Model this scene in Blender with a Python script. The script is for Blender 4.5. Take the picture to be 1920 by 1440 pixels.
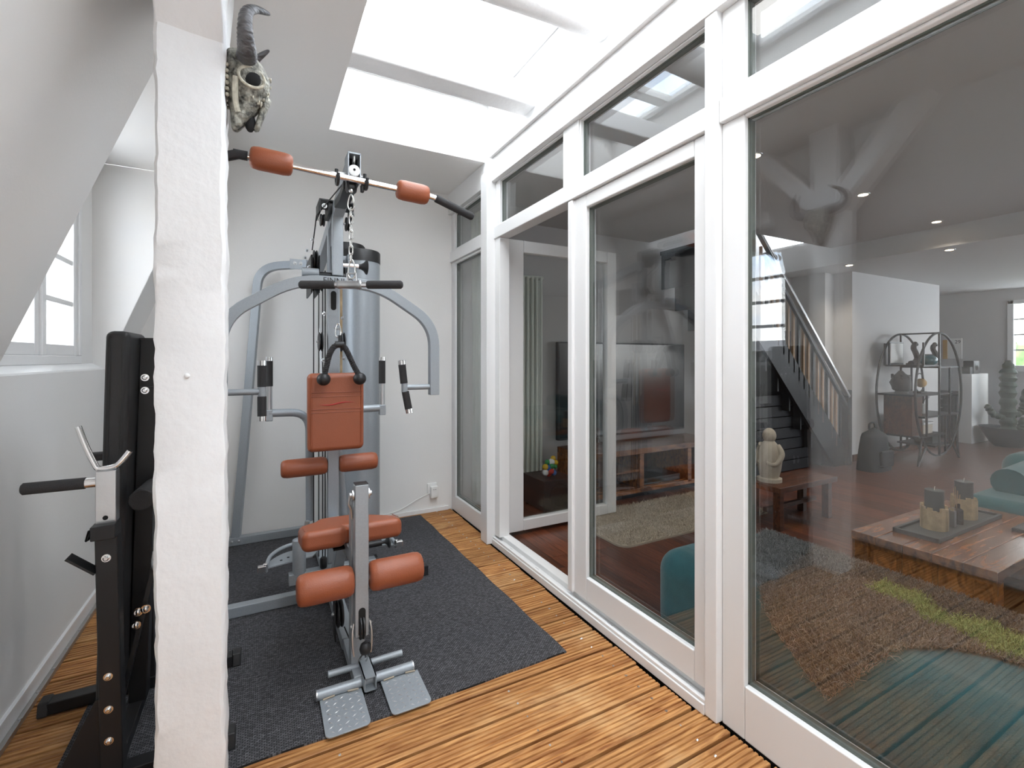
import bpy, bmesh, math, random
import numpy as np
from mathutils import Vector, Matrix
random.seed(7); rng = np.random.default_rng(7)
SC = bpy.context.scene
for o in list(bpy.data.objects): bpy.data.objects.remove(o)
COL = SC.collection

# ------------------------------------------------------------------ camera, sky, lights, exposure
cam = bpy.data.cameras.new('camera'); camo = bpy.data.objects.new('camera', cam); COL.objects.link(camo)
cam.sensor_width = 36; cam.lens = 16.5; cam.shift_y = -0.0253; cam.clip_start = 0.02; cam.clip_end = 400
camo.location = (0, 0, 1.25); camo.rotation_euler = (math.radians(90), 0, math.radians(-28.05))
SC.camera = camo
SC.view_settings.view_transform = 'Standard'; SC.view_settings.look = 'None'
SC.view_settings.gamma = 1; SC.view_settings.use_curve_mapping = False
SC.view_settings.exposure = 0.3
SKY = 8.5
W = bpy.data.worlds.new('sky'); SC.world = W; W.use_nodes = True
nt = W.node_tree; nt.nodes.clear()
def N(nt, t, **kw):
    n = nt.nodes.new(t)
    for k, v in kw.items():
        if k in n.inputs.keys() if isinstance(k, str) else False: n.inputs[k].default_value = v
        else: setattr(n, k, v)
    return n
def L(nt, a, b): nt.links.new(a, b)
tc = N(nt, 'ShaderNodeTexCoord'); mp = N(nt, 'ShaderNodeMapping'); mp.inputs['Scale'].default_value = (2.2, 2.2, 5.0)
no = N(nt, 'ShaderNodeTexNoise'); no.inputs['Scale'].default_value = 1.6; no.inputs['Detail'].default_value = 7
cr = N(nt, 'ShaderNodeValToRGB'); cr.color_ramp.elements[0].position = .36; cr.color_ramp.elements[0].color = (.58, .72, .92, 1)
cr.color_ramp.elements[1].position = .56; cr.color_ramp.elements[1].color = (1, .99, .97, 1)
bg = N(nt, 'ShaderNodeBackground'); bg.inputs['Strength'].default_value = SKY; wo = N(nt, 'ShaderNodeOutputWorld')
L(nt, tc.outputs['Generated'], mp.inputs['Vector']); L(nt, mp.outputs['Vector'], no.inputs['Vector']); L(nt, no.outputs['Fac'], cr.inputs['Fac'])
L(nt, cr.outputs['Color'], bg.inputs['Color']); L(nt, bg.outputs['Background'], wo.inputs['Surface'])
def portal(loc, rot, sx, sy):                       # sampling aid for the daylight that comes through an opening; gives no light of its own
    l = bpy.data.lights.new('daylight_opening', 'AREA'); l.shape = 'RECTANGLE'; l.size = sx; l.size_y = sy
    l.cycles.is_portal = True
    o = bpy.data.objects.new('daylight_opening', l); COL.objects.link(o); o.location = loc; o.rotation_euler = rot
H = math.pi / 2
portal((.87, .57, 3.06), (0, 0, 0), 1.06, 4.76)
portal((-1.0, 2.68, 1.72), (0, -H, 0), 1.1, 1.1)
portal((10.05, 1.2, 1.55), (0, H, 0), 1.4, 3.4)
portal((8.3, -2.1, 1.55), (H, 0, 0), 3.0, 1.4)

# ------------------------------------------------------------------ materials
MATS = {}
def pmat(name, col, rough=.5, metal=0, bump=0, bscale=40, var=0, vscale=6, spec=.5, stretch=(1, 1, 1), sheen=0, coat=0, rnd=0):
    m = bpy.data.materials.new(name); m.use_nodes = True; nt = m.node_tree; b = nt.nodes['Principled BSDF']
    b.inputs['Base Color'].default_value = (*col, 1); b.inputs['Roughness'].default_value = rough
    b.inputs['Metallic'].default_value = metal; b.inputs['Specular IOR Level'].default_value = spec
    if sheen: b.inputs['Sheen Weight'].default_value = sheen
    if coat: b.inputs['Coat Weight'].default_value = coat; b.inputs['Coat Roughness'].default_value = .15
    tc = N(nt, 'ShaderNodeTexCoord'); mp = N(nt, 'ShaderNodeMapping'); mp.inputs['Scale'].default_value = stretch
    L(nt, tc.outputs['Object'], mp.inputs['Vector'])
    if var or rnd:
        nz = N(nt, 'ShaderNodeTexNoise'); nz.inputs['Scale'].default_value = vscale; nz.inputs['Detail'].default_value = 5
        L(nt, mp.outputs['Vector'], nz.inputs['Vector'])
        r = N(nt, 'ShaderNodeMapRange'); r.inputs['From Min'].default_value = .3; r.inputs['From Max'].default_value = .7
        r.inputs['To Min'].default_value = 1 - var; r.inputs['To Max'].default_value = 1 + var
        L(nt, nz.outputs['Fac'], r.inputs['Value']); val = r.outputs['Result']
        if rnd:
            oi = N(nt, 'ShaderNodeObjectInfo'); r2 = N(nt, 'ShaderNodeMapRange')
            r2.inputs['To Min'].default_value = 1 - rnd; r2.inputs['To Max'].default_value = 1 + rnd
            L(nt, oi.outputs['Random'], r2.inputs['Value']); mu = N(nt, 'ShaderNodeMath', operation='MULTIPLY')
            L(nt, val, mu.inputs[0]); L(nt, r2.outputs['Result'], mu.inputs[1]); val = mu.outputs[0]
        vm = N(nt, 'ShaderNodeVectorMath', operation='SCALE'); vm.inputs[0].default_value = col
        L(nt, val, vm.inputs['Scale']); L(nt, vm.outputs['Vector'], b.inputs['Base Color'])
    if bump:
        n2 = N(nt, 'ShaderNodeTexNoise'); n2.inputs['Scale'].default_value = bscale; n2.inputs['Detail'].default_value = 6
        L(nt, mp.outputs['Vector'], n2.inputs['Vector']); bp = N(nt, 'ShaderNodeBump')
        bp.inputs['Strength'].default_value = bump; bp.inputs['Distance'].default_value = .01
        L(nt, n2.outputs['Fac'], bp.inputs['Height']); L(nt, bp.outputs['Normal'], b.inputs['Normal'])
    MATS[name] = m; return m
def wood(name, c0, c1, scale, stretch, rough=.45, rnd=.15, dark=(0, 0, 0), coat=0, spec=.5, patch=None):
    m = bpy.data.materials.new(name); m.use_nodes = True; nt = m.node_tree; b = nt.nodes['Principled BSDF']
    tc = N(nt, 'ShaderNodeTexCoord'); mp = N(nt, 'ShaderNodeMapping'); mp.inputs['Scale'].default_value = stretch
    oi = N(nt, 'ShaderNodeObjectInfo'); sh = N(nt, 'ShaderNodeMath', operation='MULTIPLY'); sh.inputs[1].default_value = 37
    L(nt, oi.outputs['Random'], sh.inputs[0]); cx = N(nt, 'ShaderNodeCombineXYZ')
    for i in range(3): L(nt, sh.outputs[0], cx.inputs[i])
    L(nt, cx.outputs[0], mp.inputs['Location']); L(nt, tc.outputs['Object'], mp.inputs['Vector'])
    nz = N(nt, 'ShaderNodeTexNoise'); nz.inputs['Scale'].default_value = scale; nz.inputs['Detail'].default_value = 8
    nz.inputs['Distortion'].default_value = 1.2; L(nt, mp.outputs['Vector'], nz.inputs['Vector'])
    cr = N(nt, 'ShaderNodeValToRGB'); e = cr.color_ramp.elements; e[0].position = .3; e[0].color = (*c0, 1); e[1].position = .66; e[1].color = (*c1, 1)
    L(nt, nz.outputs['Fac'], cr.inputs['Fac']); out = cr.outputs['Color']
    if patch:
        n2 = N(nt, 'ShaderNodeTexNoise'); n2.inputs['Scale'].default_value = 3.2; n2.inputs['Detail'].default_value = 6
        L(nt, tc.outputs['Object'], n2.inputs['Vector']); r = N(nt, 'ShaderNodeMapRange')
        r.inputs['From Min'].default_value = .56; r.inputs['From Max'].default_value = .74; r.inputs['To Max'].default_value = .75
        L(nt, n2.outputs['Fac'], r.inputs['Value']); mx = N(nt, 'ShaderNodeMix', data_type='RGBA')
        L(nt, r.outputs['Result'], mx.inputs[0]); L(nt, out, mx.inputs[6]); mx.inputs[7].default_value = (*patch, 1); out = mx.outputs[2]
    r2 = N(nt, 'ShaderNodeMapRange'); r2.inputs['To Min'].default_value = 1 - rnd; r2.inputs['To Max'].default_value = 1 + rnd
    L(nt, oi.outputs['Random'], r2.inputs['Value']); vm = N(nt, 'ShaderNodeVectorMath', operation='SCALE')
    L(nt, out, vm.inputs[0]); L(nt, r2.outputs['Result'], vm.inputs['Scale']); L(nt, vm.outputs['Vector'], b.inputs['Base Color'])
    b.inputs['Roughness'].default_value = rough; b.inputs['Specular IOR Level'].default_value = spec
    if coat: b.inputs['Coat Weight'].default_value = coat; b.inputs['Coat Roughness'].default_value = .18
    bp = N(nt, 'ShaderNodeBump'); bp.inputs['Strength'].default_value = .25; bp.inputs['Distance'].default_value = .004
    L(nt, nz.outputs['Fac'], bp.inputs['Height']); L(nt, bp.outputs['Normal'], b.inputs['Normal'])
    MATS[name] = m; return m
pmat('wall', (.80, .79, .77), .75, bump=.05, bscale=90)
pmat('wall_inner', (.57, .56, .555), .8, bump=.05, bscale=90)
pmat('plaster', (.84, .84, .84), .6, bump=.24, bscale=38, var=.02)
pmat('trim', (.79, .79, .785), .28, bump=.02, bscale=30)
pmat('silver', (.33, .36, .385), .4, .28, var=.04, vscale=160)
pmat('steel', (.52, .53, .54), .3, .9, bump=.05, bscale=60)
pmat('chrome', (.8, .8, .8), .12, 1)
pmat('chain', (.62, .62, .6), .25, 1)
pmat('black_metal', (.012, .012, .013), .42, .0, spec=.4)
pmat('black_plastic', (.014, .014, .015), .45)
pmat('foam', (.022, .021, .022), .75, bump=.3, bscale=400)
pmat('vinyl_black', (.014, .014, .015), .5, bump=.1, bscale=300)
pmat('leather', (.30, .082, .034), .42, bump=.12, bscale=260, var=.06, vscale=9)
pmat('leather_dark', (.26, .065, .03), .5)
pmat('red', (.42, .02, .015), .5)
pmat('white_plastic', (.82, .82, .8), .35)
pmat('dark_hole', (.008, .008, .008), .9)
pmat('gasket', (.10, .115, .10), .6)
pmat('alu', (.45, .44, .42), .35, .8)
pmat('bone', (.25, .245, .21), .5, .25, bump=1.0, bscale=70, var=.95, vscale=60)
pmat('bone_light', (.52, .49, .40), .5, .15, bump=.5, bscale=90, var=.3, vscale=60)
pmat('horn', (.13, .13, .135), .4, .35, bump=.6, bscale=40, var=.5, vscale=22, stretch=(1, 1, 4))
pmat('skull_brown', (.11, .085, .065), .5, .2, bump=.8, bscale=60, var=.5, vscale=40)
pmat('teal', (.006, .10, .12), .85, bump=.2, bscale=350, var=.1, vscale=20, sheen=.3)
pmat('curtain', (.78, .80, .76), .85)
pmat('tv', (.012, .012, .014), .18)
pmat('grey_paint', (.08, .082, .09), .6)
pmat('stair', (.018, .019, .022), .5, bump=.08, bscale=60)
pmat('baluster', (.45, .30, .18), .55)
pmat('candle', (.06, .065, .07), .6)
pmat('driftwood', (.42, .31, .18), .75, bump=.4, bscale=60, var=.2, vscale=25, rnd=.25)
pmat('pot', (.02, .028, .03), .5)
pmat('cactus', (.025, .05, .03), .6, bump=.4, bscale=60)
pmat('stone', (.50, .44, .36), .75, bump=.3, bscale=60, var=.12)
pmat('backpack', (.012, .014, .017), .8, bump=.2, bscale=120)
pmat('kitchen', (.10, .105, .115), .4)
pmat('paper', (.8, .8, .78), .7)
pmat('ochre', (.55, .33, .10), .6)
pmat('tree', (.10, .19, .05), .8, var=.5, vscale=6)
pmat('slate', (.09, .09, .10), .7)
pmat('carved', (.025, .02, .018), .6)
pmat('teal_gloss', (.03, .12, .14), .2)
pmat('rug_base', (.42, .36, .28), .9)
pmat('radiator', (.72, .75, .68), .35)
for nm, c in (('paint_red', (.5, .03, .02)), ('paint_yellow', (.7, .45, .03)), ('paint_blue', (.02, .15, .45)), ('paint_green', (.05, .3, .1)), ('paint_white', (.7, .7, .7))): pmat(nm, c, .2)
wood('deck', (.22, .075, .02), (.55, .28, .10), 9, (.55, 7, 7), rough=.5, rnd=.16, patch=(.66, .42, .2), spec=.35)
wood('parquet', (.05, .014, .008), (.17, .052, .022), 7, (7, .6, 1), rough=.32, rnd=.42, coat=.25)
wood('sheesham', (.06, .018, .007), (.30, .115, .035), 5, (1.0, 6, 3), rough=.22, rnd=.3, coat=.4)
wood('dark_wood', (.03, .011, .006), (.12, .04, .017), 6, (1, 6, 3), rough=.35, rnd=.2)
# woven gym mat
m = pmat('mat', (.045, .045, .048), .95); nt = m.node_tree; b = nt.nodes['Principled BSDF']
tc = N(nt, 'ShaderNodeTexCoord'); mp = N(nt, 'ShaderNodeMapping'); mp.inputs['Scale'].default_value = (150, 70, 1)
L(nt, tc.outputs['Object'], mp.inputs['Vector']); nz = N(nt, 'ShaderNodeTexNoise'); nz.inputs['Scale'].default_value = 1; nz.inputs['Detail'].default_value = 2
L(nt, mp.outputs['Vector'], nz.inputs['Vector']); br = N(nt, 'ShaderNodeTexBrick'); br.inputs['Scale'].default_value = 1
mp2 = N(nt, 'ShaderNodeMapping'); mp2.inputs['Scale'].default_value = (65, 75, 1); L(nt, tc.outputs['Object'], mp2.inputs['Vector']); L(nt, mp2.outputs['Vector'], br.inputs['Vector'])
br.inputs['Brick Width'].default_value = .9; br.inputs['Row Height'].default_value = .45; br.inputs['Mortar Size'].default_value = .09
br.inputs['Color1'].default_value = (.14, .14, .15, 1); br.inputs['Color2'].default_value = (.055, .055, .06, 1); br.inputs['Mortar'].default_value = (.012, .012, .013, 1)
mx = N(nt, 'ShaderNodeMix', data_type='RGBA', blend_type='MULTIPLY'); mx.inputs[0].default_value = 1
cr = N(nt, 'ShaderNodeValToRGB'); cr.color_ramp.elements[0].position = .3; cr.color_ramp.elements[0].color = (.6, .6, .6, 1); cr.color_ramp.elements[1].position = .7; cr.color_ramp.elements[1].color = (1.3, 1.28, 1.3, 1)
L(nt, nz.outputs['Fac'], cr.inputs['Fac']); L(nt, br.outputs['Color'], mx.inputs[6]); L(nt, cr.outputs['Color'], mx.inputs[7]); L(nt, mx.outputs[2], b.inputs['Base Color'])
bp = N(nt, 'ShaderNodeBump'); bp.inputs['Strength'].default_value = .5; bp.inputs['Distance'].default_value = .004; L(nt, br.outputs['Fac'], bp.inputs['Height']); bp.invert = True; L(nt, bp.outputs['Normal'], b.inputs['Normal'])
# strand material coloured per strand
m = pmat('strand', (.3, .3, .3), .8); nt = m.node_tree; at = N(nt, 'ShaderNodeVertexColor', layer_name='Col'); L(nt, at.outputs['Color'], nt.nodes['Principled BSDF'].inputs['Base Color'])
# window glass: transparent with an angle-dependent mirror reflection, the same from both sides
def glassmat(name, f0, tint):
    m = bpy.data.materials.new(name); m.use_nodes = True; nt = m.node_tree; nt.nodes.clear()
    out = N(nt, 'ShaderNodeOutputMaterial'); mix = N(nt, 'ShaderNodeMixShader'); tr = N(nt, 'ShaderNodeBsdfTransparent'); gl = N(nt, 'ShaderNodeBsdfGlossy')
    tr.inputs['Color'].default_value = (*tint, 1); gl.inputs['Roughness'].default_value = 0; gl.inputs['Color'].default_value = (1, 1, 1, 1)
    lw = N(nt, 'ShaderNodeLayerWeight'); lw.inputs['Blend'].default_value = .5
    pw = N(nt, 'ShaderNodeMath', operation='POWER'); pw.inputs[1].default_value = 5
    ml = N(nt, 'ShaderNodeMath', operation='MULTIPLY_ADD'); ml.inputs[1].default_value = 1 - f0; ml.inputs[2].default_value = f0
    L(nt, lw.outputs['Facing'], pw.inputs[0]); L(nt, pw.outputs[0], ml.inputs[0]); L(nt, ml.outputs[0], mix.inputs['Fac'])
    L(nt, tr.outputs[0], mix.inputs[1]); L(nt, gl.outputs[0], mix.inputs[2]); L(nt, mix.outputs[0], out.inputs['Surface'])
    MATS[name] = m
glassmat('glass', .075, (.95, .965, .965)); glassmat('clear_glass', .03, (.98, .985, .985))
# sheer curtain
m = bpy.data.materials.new('sheer'); m.use_nodes = True; nt = m.node_tree; nt.nodes.clear(); MATS['sheer'] = m
out = N(nt, 'ShaderNodeOutputMaterial'); mix = N(nt, 'ShaderNodeMixShader'); d = N(nt, 'ShaderNodeBsdfDiffuse'); t = N(nt, 'ShaderNodeBsdfTranslucent')
d.inputs['Color'].default_value = (.80, .82, .77, 1); t.inputs['Color'].default_value = (.7, .72, .67, 1); mix.inputs[0].default_value = .4
L(nt, d.outputs[0], mix.inputs[1]); L(nt, t.outputs[0], mix.inputs[2]); L(nt, mix.outputs[0], out.inputs['Surface'])
def emat(name, col, s):
    m = bpy.data.materials.new(name); m.use_nodes = True; nt = m.node_tree; nt.nodes.clear()
    e = N(nt, 'ShaderNodeEmission'); e.inputs['Color'].default_value = (*col, 1); e.inputs['Strength'].default_value = s
    o = N(nt, 'ShaderNodeOutputMaterial'); L(nt, e.outputs[0], o.inputs['Surface']); MATS[name] = m
emat('lamp', (1, .74, .48), 16)

# ------------------------------------------------------------------ mesh helpers
def V(*a): return Vector(a)
def origin(o):
    while o.parent: o = o.parent
    return Vector(o.location)
class MB:
    def __init__(s): s.v = []; s.f = []; s.c = None
    def add(s, vs, fs):
        n = len(s.v); s.v += [tuple(p) for p in vs]; s.f += [tuple(i + n for i in f) for f in fs]; return s
    def box(s, x0, x1, y0, y1, z0, z1):
        return s.add([(x0, y0, z0), (x1, y0, z0), (x1, y1, z0), (x0, y1, z0), (x0, y0, z1), (x1, y0, z1), (x1, y1, z1), (x0, y1, z1)],
                     [(3, 2, 1, 0), (4, 5, 6, 7), (0, 1, 5, 4), (1, 2, 6, 5), (2, 3, 7, 6), (3, 0, 4, 7)])
    def prism(s, poly, a, b, ax='z'):                # polygon extruded along an axis from a to b
        n = len(poly)
        def P(p, t): return {'z': (p[0], p[1], t), 'y': (p[0], t, p[1]), 'x': (t, p[0], p[1])}[ax]
        return s.add([P(p, a) for p in poly] + [P(p, b) for p in poly],
                     [tuple(range(n))[::-1], tuple(range(n, 2 * n))] + [(i, (i + 1) % n, n + (i + 1) % n, n + i) for i in range(n)])
    def sweep(s, pts, w, h, up=(0, 1, 0)):           # rectangular tube: w across, h along up
        pts = [Vector(p) for p in pts]; up = Vector(up).normalized(); n = len(pts); vs = []
        for i, p in enumerate(pts):
            a = (pts[i] - pts[i - 1]).normalized() if i else (pts[1] - pts[0]).normalized()
            b = (pts[i + 1] - pts[i]).normalized() if i < n - 1 else a
            t = (a + b).normalized(); sd = t.cross(up).normalized(); k = 1 / max(.3, math.sqrt((1 + a.dot(b)) / 2)); u = sd.cross(t).normalized()
            for q, r in ((-1, -1), (1, -1), (1, 1), (-1, 1)): vs.append(p + sd * (q * w / 2 * k) + u * (r * h / 2))
        fs = [(0, 1, 2, 3), tuple(range(4 * n - 1, 4 * n - 5, -1))]
        for i in range(n - 1):
            for j in range(4): fs.append((4 * i + j, 4 * i + 4 + j, 4 * i + 4 + (j + 1) % 4, 4 * i + (j + 1) % 4))
        return s.add(vs, fs)
    def tube(s, pts, r, seg=12, closed=False):       # round tube; r number or list
        pts = [Vector(p) for p in pts]; n = len(pts); rr = r if hasattr(r, '__len__') else [r] * n; vs = []; ref = None
        for i, p in enumerate(pts):
            if closed: t = (pts[(i + 1) % n] - pts[i - 1]).normalized()
            else: t = (pts[min(i + 1, n - 1)] - pts[max(i - 1, 0)]).normalized()
            if ref is None: ref = t.orthogonal().normalized()
            ref = (ref - t * ref.dot(t)).normalized(); bi = t.cross(ref)
            for k in range(seg):
                a = 2 * math.pi * k / seg; vs.append(p + (ref * math.cos(a) + bi * math.sin(a)) * rr[i])
        fs = []
        for i in range(n if closed else n - 1):
            j = (i + 1) % n
            for k in range(seg): fs.append((i * seg + k, i * seg + (k + 1) % seg, j * seg + (k + 1) % seg, j * seg + k))
        if not closed: fs += [tuple(range(seg))[::-1], tuple(range((n - 1) * seg, n * seg))]
        return s.add(vs, fs)
    def cyl(s, p0, p1, r, seg=20): return s.tube([p0, p1], r, seg)
    def lathe(s, p0, ax, prof, seg=24, wr=None):     # prof: (distance along ax, radius); wr(t, angle) scales the radius
        p0 = Vector(p0); ax = Vector(ax).normalized(); e = ax.orthogonal().normalized(); g = ax.cross(e); vs = []; n = len(prof)
        for t, r in prof:
            for k in range(seg):
                a = 2 * math.pi * k / seg; q = r * (wr(t, a) if wr else 1); vs.append(p0 + ax * t + (e * math.cos(a) + g * math.sin(a)) * q)
        fs = [tuple(range(seg))[::-1], tuple(range((n - 1) * seg, n * seg))]
        for i in range(n - 1):
            for k in range(seg): fs.append((i * seg + k, i * seg + (k + 1) % seg, (i + 1) * seg + (k + 1) % seg, (i + 1) * seg + k))
        return s.add(vs, fs)
    def ball(s, c, r, seg=16, sc=(1, 1, 1)):
        n = seg // 2; c = Vector(c); vs = [c + V(0, 0, -r * sc[2])]
        for i in range(1, n):
            a = math.pi * i / n
            for k in range(seg):
                b = 2 * math.pi * k / seg; vs.append(c + V(math.sin(a) * math.cos(b) * r * sc[0], math.sin(a) * math.sin(b) * r * sc[1], -math.cos(a) * r * sc[2]))
        vs.append(c + V(0, 0, r * sc[2])); fs = []
        for k in range(seg):
            fs.append((0, 1 + (k + 1) % seg, 1 + k)); fs.append((len(vs) - 1, 1 + (n - 2) * seg + k, 1 + (n - 2) * seg + (k + 1) % seg))
        for i in range(n - 2):
            for k in range(seg): fs.append((1 + i * seg + k, 1 + i * seg + (k + 1) % seg, 1 + (i + 1) * seg + (k + 1) % seg, 1 + (i + 1) * seg + k))
        return s.add(vs, fs)
    def grid(s, fn, nu, nv, closed_u=False):
        vs = [fn(i / (nu if closed_u else nu - 1), j / (nv - 1)) for j in range(nv) for i in range(nu)]; fs = []
        for j in range(nv - 1):
            for i in range(nu if closed_u else nu - 1): fs.append((j * nu + i, j * nu + (i + 1) % nu, (j + 1) * nu + (i + 1) % nu, (j + 1) * nu + i))
        return s.add(vs, fs)
    def build(s, name, mat, parent=None, smooth=False, bevel=0, seg=2, subsurf=0, label=None, kind=None):
        me = bpy.data.meshes.new(name); off = origin(parent) if parent else V(0, 0, 0)
        me.from_pydata([(p[0] - off.x, p[1] - off.y, p[2] - off.z) for p in s.v], [], s.f)
        if s.c is not None:
            ca = me.color_attributes.new('Col', 'FLOAT_COLOR', 'POINT'); ca.data.foreach_set('color', np.asarray(s.c, dtype=np.float32).ravel())
        bm = bmesh.new(); bm.from_mesh(me)
        if len(s.f) < 20000: bmesh.ops.recalc_face_normals(bm, faces=bm.faces)
        bm.to_mesh(me); bm.free()
        me.materials.append(MATS[mat] if isinstance(mat, str) else mat)
        o = bpy.data.objects.new(name, me); COL.objects.link(o)
        if parent: o.parent = parent
        if smooth:
            for p in me.polygons: p.use_smooth = True
            me.set_sharp_from_angle(angle=math.radians(42))
        if bevel:
            md = o.modifiers.new('bevel', 'BEVEL'); md.width = bevel; md.segments = seg; md.limit_method = 'ANGLE'; md.angle_limit = math.radians(35)
            for p in me.polygons: p.use_smooth = True
            md.harden_normals = True
        if subsurf: md = o.modifiers.new('sub', 'SUBSURF'); md.levels = subsurf; md.render_levels = subsurf
        if label: o['label'] = label
        if kind: o['kind'] = kind
        return o
def tag(o, label, cat, group=None):
    o['label'] = label; o['category'] = cat
    if group: o['group'] = group
    return o
def thing(name, loc, label, cat, group=None):
    o = bpy.data.objects.new(name, None); o.empty_display_size = .05; COL.objects.link(o); o.location = loc; return tag(o, label, cat, group)
def struct(name, loc=(0, 0, 0)):
    o = bpy.data.objects.new(name, None); COL.objects.link(o); o.location = loc; o['kind'] = 'structure'; return o
def sbox(name, mat, *b, bevel=0, parent=None):
    o = MB().box(*b).build(name, mat, parent, bevel=bevel)
    if not parent: o['kind'] = 'structure'
    return o
def copy_tree(o, parent=None):
    c = o.copy(); COL.objects.link(c); c.parent = parent
    for ch in o.children: copy_tree(ch, c)
    return c
def bend(pts, r=.05, n=5):                            # rounds the corners of a polyline
    pts = [Vector(p) for p in pts]; out = [pts[0]]
    for i in range(1, len(pts) - 1):
        a, p, b = pts[i - 1], pts[i], pts[i + 1]
        ra = min(r, (a - p).length * .49); rb = min(r, (b - p).length * .49)
        q0 = p + (a - p).normalized() * ra; q1 = p + (b - p).normalized() * rb
        for k in range(n + 1):
            t = k / n; out.append(q0 * (1 - t) ** 2 + p * 2 * t * (1 - t) + q1 * t * t)
    out.append(pts[-1]); return out
def crom(pts, n=6):                                   # smooth curve through points
    pts = [Vector(p) for p in pts]; out = []
    for i in range(len(pts) - 1):
        p0, p1, p2, p3 = pts[max(i - 1, 0)], pts[i], pts[i + 1], pts[min(i + 2, len(pts) - 1)]
        for k in range(n):
            t = k / n; out.append(.5 * ((2 * p1) + (p2 - p0) * t + (2 * p0 - 5 * p1 + 4 * p2 - p3) * t * t + (3 * p1 - p0 - 3 * p2 + p3) * t ** 3))
    out.append(pts[-1]); return out
def roller(p0, p1, r):                                # upholstered foam roller with gathered ends
    p0 = Vector(p0); p1 = Vector(p1); Ln = (p1 - p0).length
    prof = [(0, r * .35), (.0, r * .6), (.004, r * .85), (.012, r * .96), (.03, r), (Ln - .03, r), (Ln - .012, r * .96), (Ln - .004, r * .85), (Ln, r * .6), (Ln, r * .35)]
    def wr(t, a):
        e = max(0, 1 - min(t, Ln - t) / .026); return 1 - .09 * e * abs(math.sin(a * 9))
    return MB().lathe(p0, p1 - p0, prof, 40, wr)
def text(name, body, size, loc, rot, mat, parent, depth=.0006):
    c = bpy.data.curves.new(name, 'FONT'); c.body = body; c.size = size; c.extrude = depth; c.align_x = 'CENTER'; c.align_y = 'CENTER'
    c.materials.append(MATS[mat]); o = bpy.data.objects.new(name, c); COL.objects.link(o)
    bpy.context.view_layer.update(); me = bpy.data.meshes.new_from_object(o.evaluated_get(bpy.context.evaluated_depsgraph_get()))
    bpy.data.objects.remove(o); o = bpy.data.objects.new(name, me); COL.objects.link(o); o.parent = parent
    o.location = Vector(loc) - origin(parent); o.rotation_euler = rot; return o

# ------------------------------------------------------------------ the shell of the conservatory room
YB, XG = 3.68, 1.36
fl = sbox('floor', 'dark_hole', -.95, 1.40, -1.5, 3.9, -.12, -.034)
gp = .1397; y = 1.175 - 20 * gp; grooves = 7
k = 0
while y < YB + .05:
    y0, y1 = y + .006, min(y + gp - .006, YB + .02); w = y1 - y0; prof = [(y0, -.034), (y0, -.002), (y0 + .002, 0)]
    st = (w - .004) / grooves
    if w > .05:
        for g in range(1, grooves):
            c = y0 + .002 + g * st; prof += [(c - .0038, 0), (c - .0022, -.0048), (c + .0022, -.0048), (c + .0038, 0)]
    prof += [(y1 - .002, 0), (y1, -.002), (y1, -.034)]
    MB().prism(prof, -.752, (1.352 if 1.08 < y < 2.93 else 1.383) + random.uniform(-.006, .005), 'x').build('plank', 'deck', fl); y += gp; k += 1
sc = MB()                                            # screw heads along the joists
for i in range(26):
    yy = 1.175 - 8 * gp + (i + .5) * gp
    if 1.64 < yy < 3.62: xs = (1.26,)
    else: xs = (.22, .82, 1.26)
    for x in xs:
        for q in (-.035, .035): sc.cyl((x + random.uniform(-.01, .01), yy + q, -.002), (x, yy + q, .0006), .0042, 8)
sc.build('screw', 'steel', fl, kind='stuff')
sbox('wall_back', 'wall', -1.1, 1.40, YB, YB + .2, -.05, 2.75)
sbox('wall_front', 'wall', -1.1, 10.1, -2.25, -2.0, -.05, .35)
sbox('wall_left', 'wall', -.98, -.75, -2.0, YB, -.05, 1.19)
def slopex(z): return -.75 + (z - 1.19) * .378
z0, z1, YD0, YD1 = 1.19, 2.62, 2.08, 3.27
pol = [(slopex(z0), z0), (slopex(z1), z1), (slopex(z1) - .16, z1), (slopex(z0) - .16, z0)]
o = MB().prism(pol, -2.0, YD0 - .004, 'y').build('wall_left', 'wall'); o['kind'] = 'structure'
o = MB().prism(pol, YD1 + .004, YB, 'y').build('wall_left', 'wall'); o['kind'] = 'structure'
pol = [(slopex(2.30), 2.30), (slopex(z1), z1), (slopex(z1) - .16, z1), (-.98, 2.36), (-.98, 2.30)]
o = MB().prism(pol, YD0 + .001, YD1 - .001, 'y').build('wall_left', 'wall'); o['kind'] = 'structure'
for ya, yb in ((YD0 - .04, YD0), (YD1, YD1 + .04)):
    o = MB().prism([(-.98, 1.19), (slopex(1.19) - .002, 1.19), (slopex(2.3) - .002, 2.3), (-.98, 2.3)], ya, yb, 'y').build('wall_left', 'wall'); o['kind'] = 'structure'
sbox('wall_left', 'wall', -.98, -.80, 3.10, YD1, 1.19, 2.30, bevel=.004)
sbox('wall_left', 'wall', -.98, -.80, YD0, 2.2, 1.19, 2.30)
sbox('wall_left', 'wall', -.98, -.80, 2.2, 3.10, 2.19, 2.30)
o = MB().prism([(-.83, 1.19), (-.752, 1.19), (-.755, 1.197), (-.80, 1.222), (-.83, 1.222)], YD0, YD1, 'y').build('trim_1', 'trim'); o['kind'] = 'structure'
sbox('wall_front', 'wall', -1.1, 1.5, -2.25, -2.0, .35, 3.2)
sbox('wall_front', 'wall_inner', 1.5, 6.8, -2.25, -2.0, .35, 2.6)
sbox('wall_front', 'wall_inner', 6.8, 10.1, -2.25, -2.0, .35, .9)  # unseen openings above this stretch are added to let more daylight in
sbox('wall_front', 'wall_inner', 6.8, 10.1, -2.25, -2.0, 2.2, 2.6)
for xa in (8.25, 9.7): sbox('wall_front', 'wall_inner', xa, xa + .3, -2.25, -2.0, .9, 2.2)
ZC = 2.6
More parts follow.
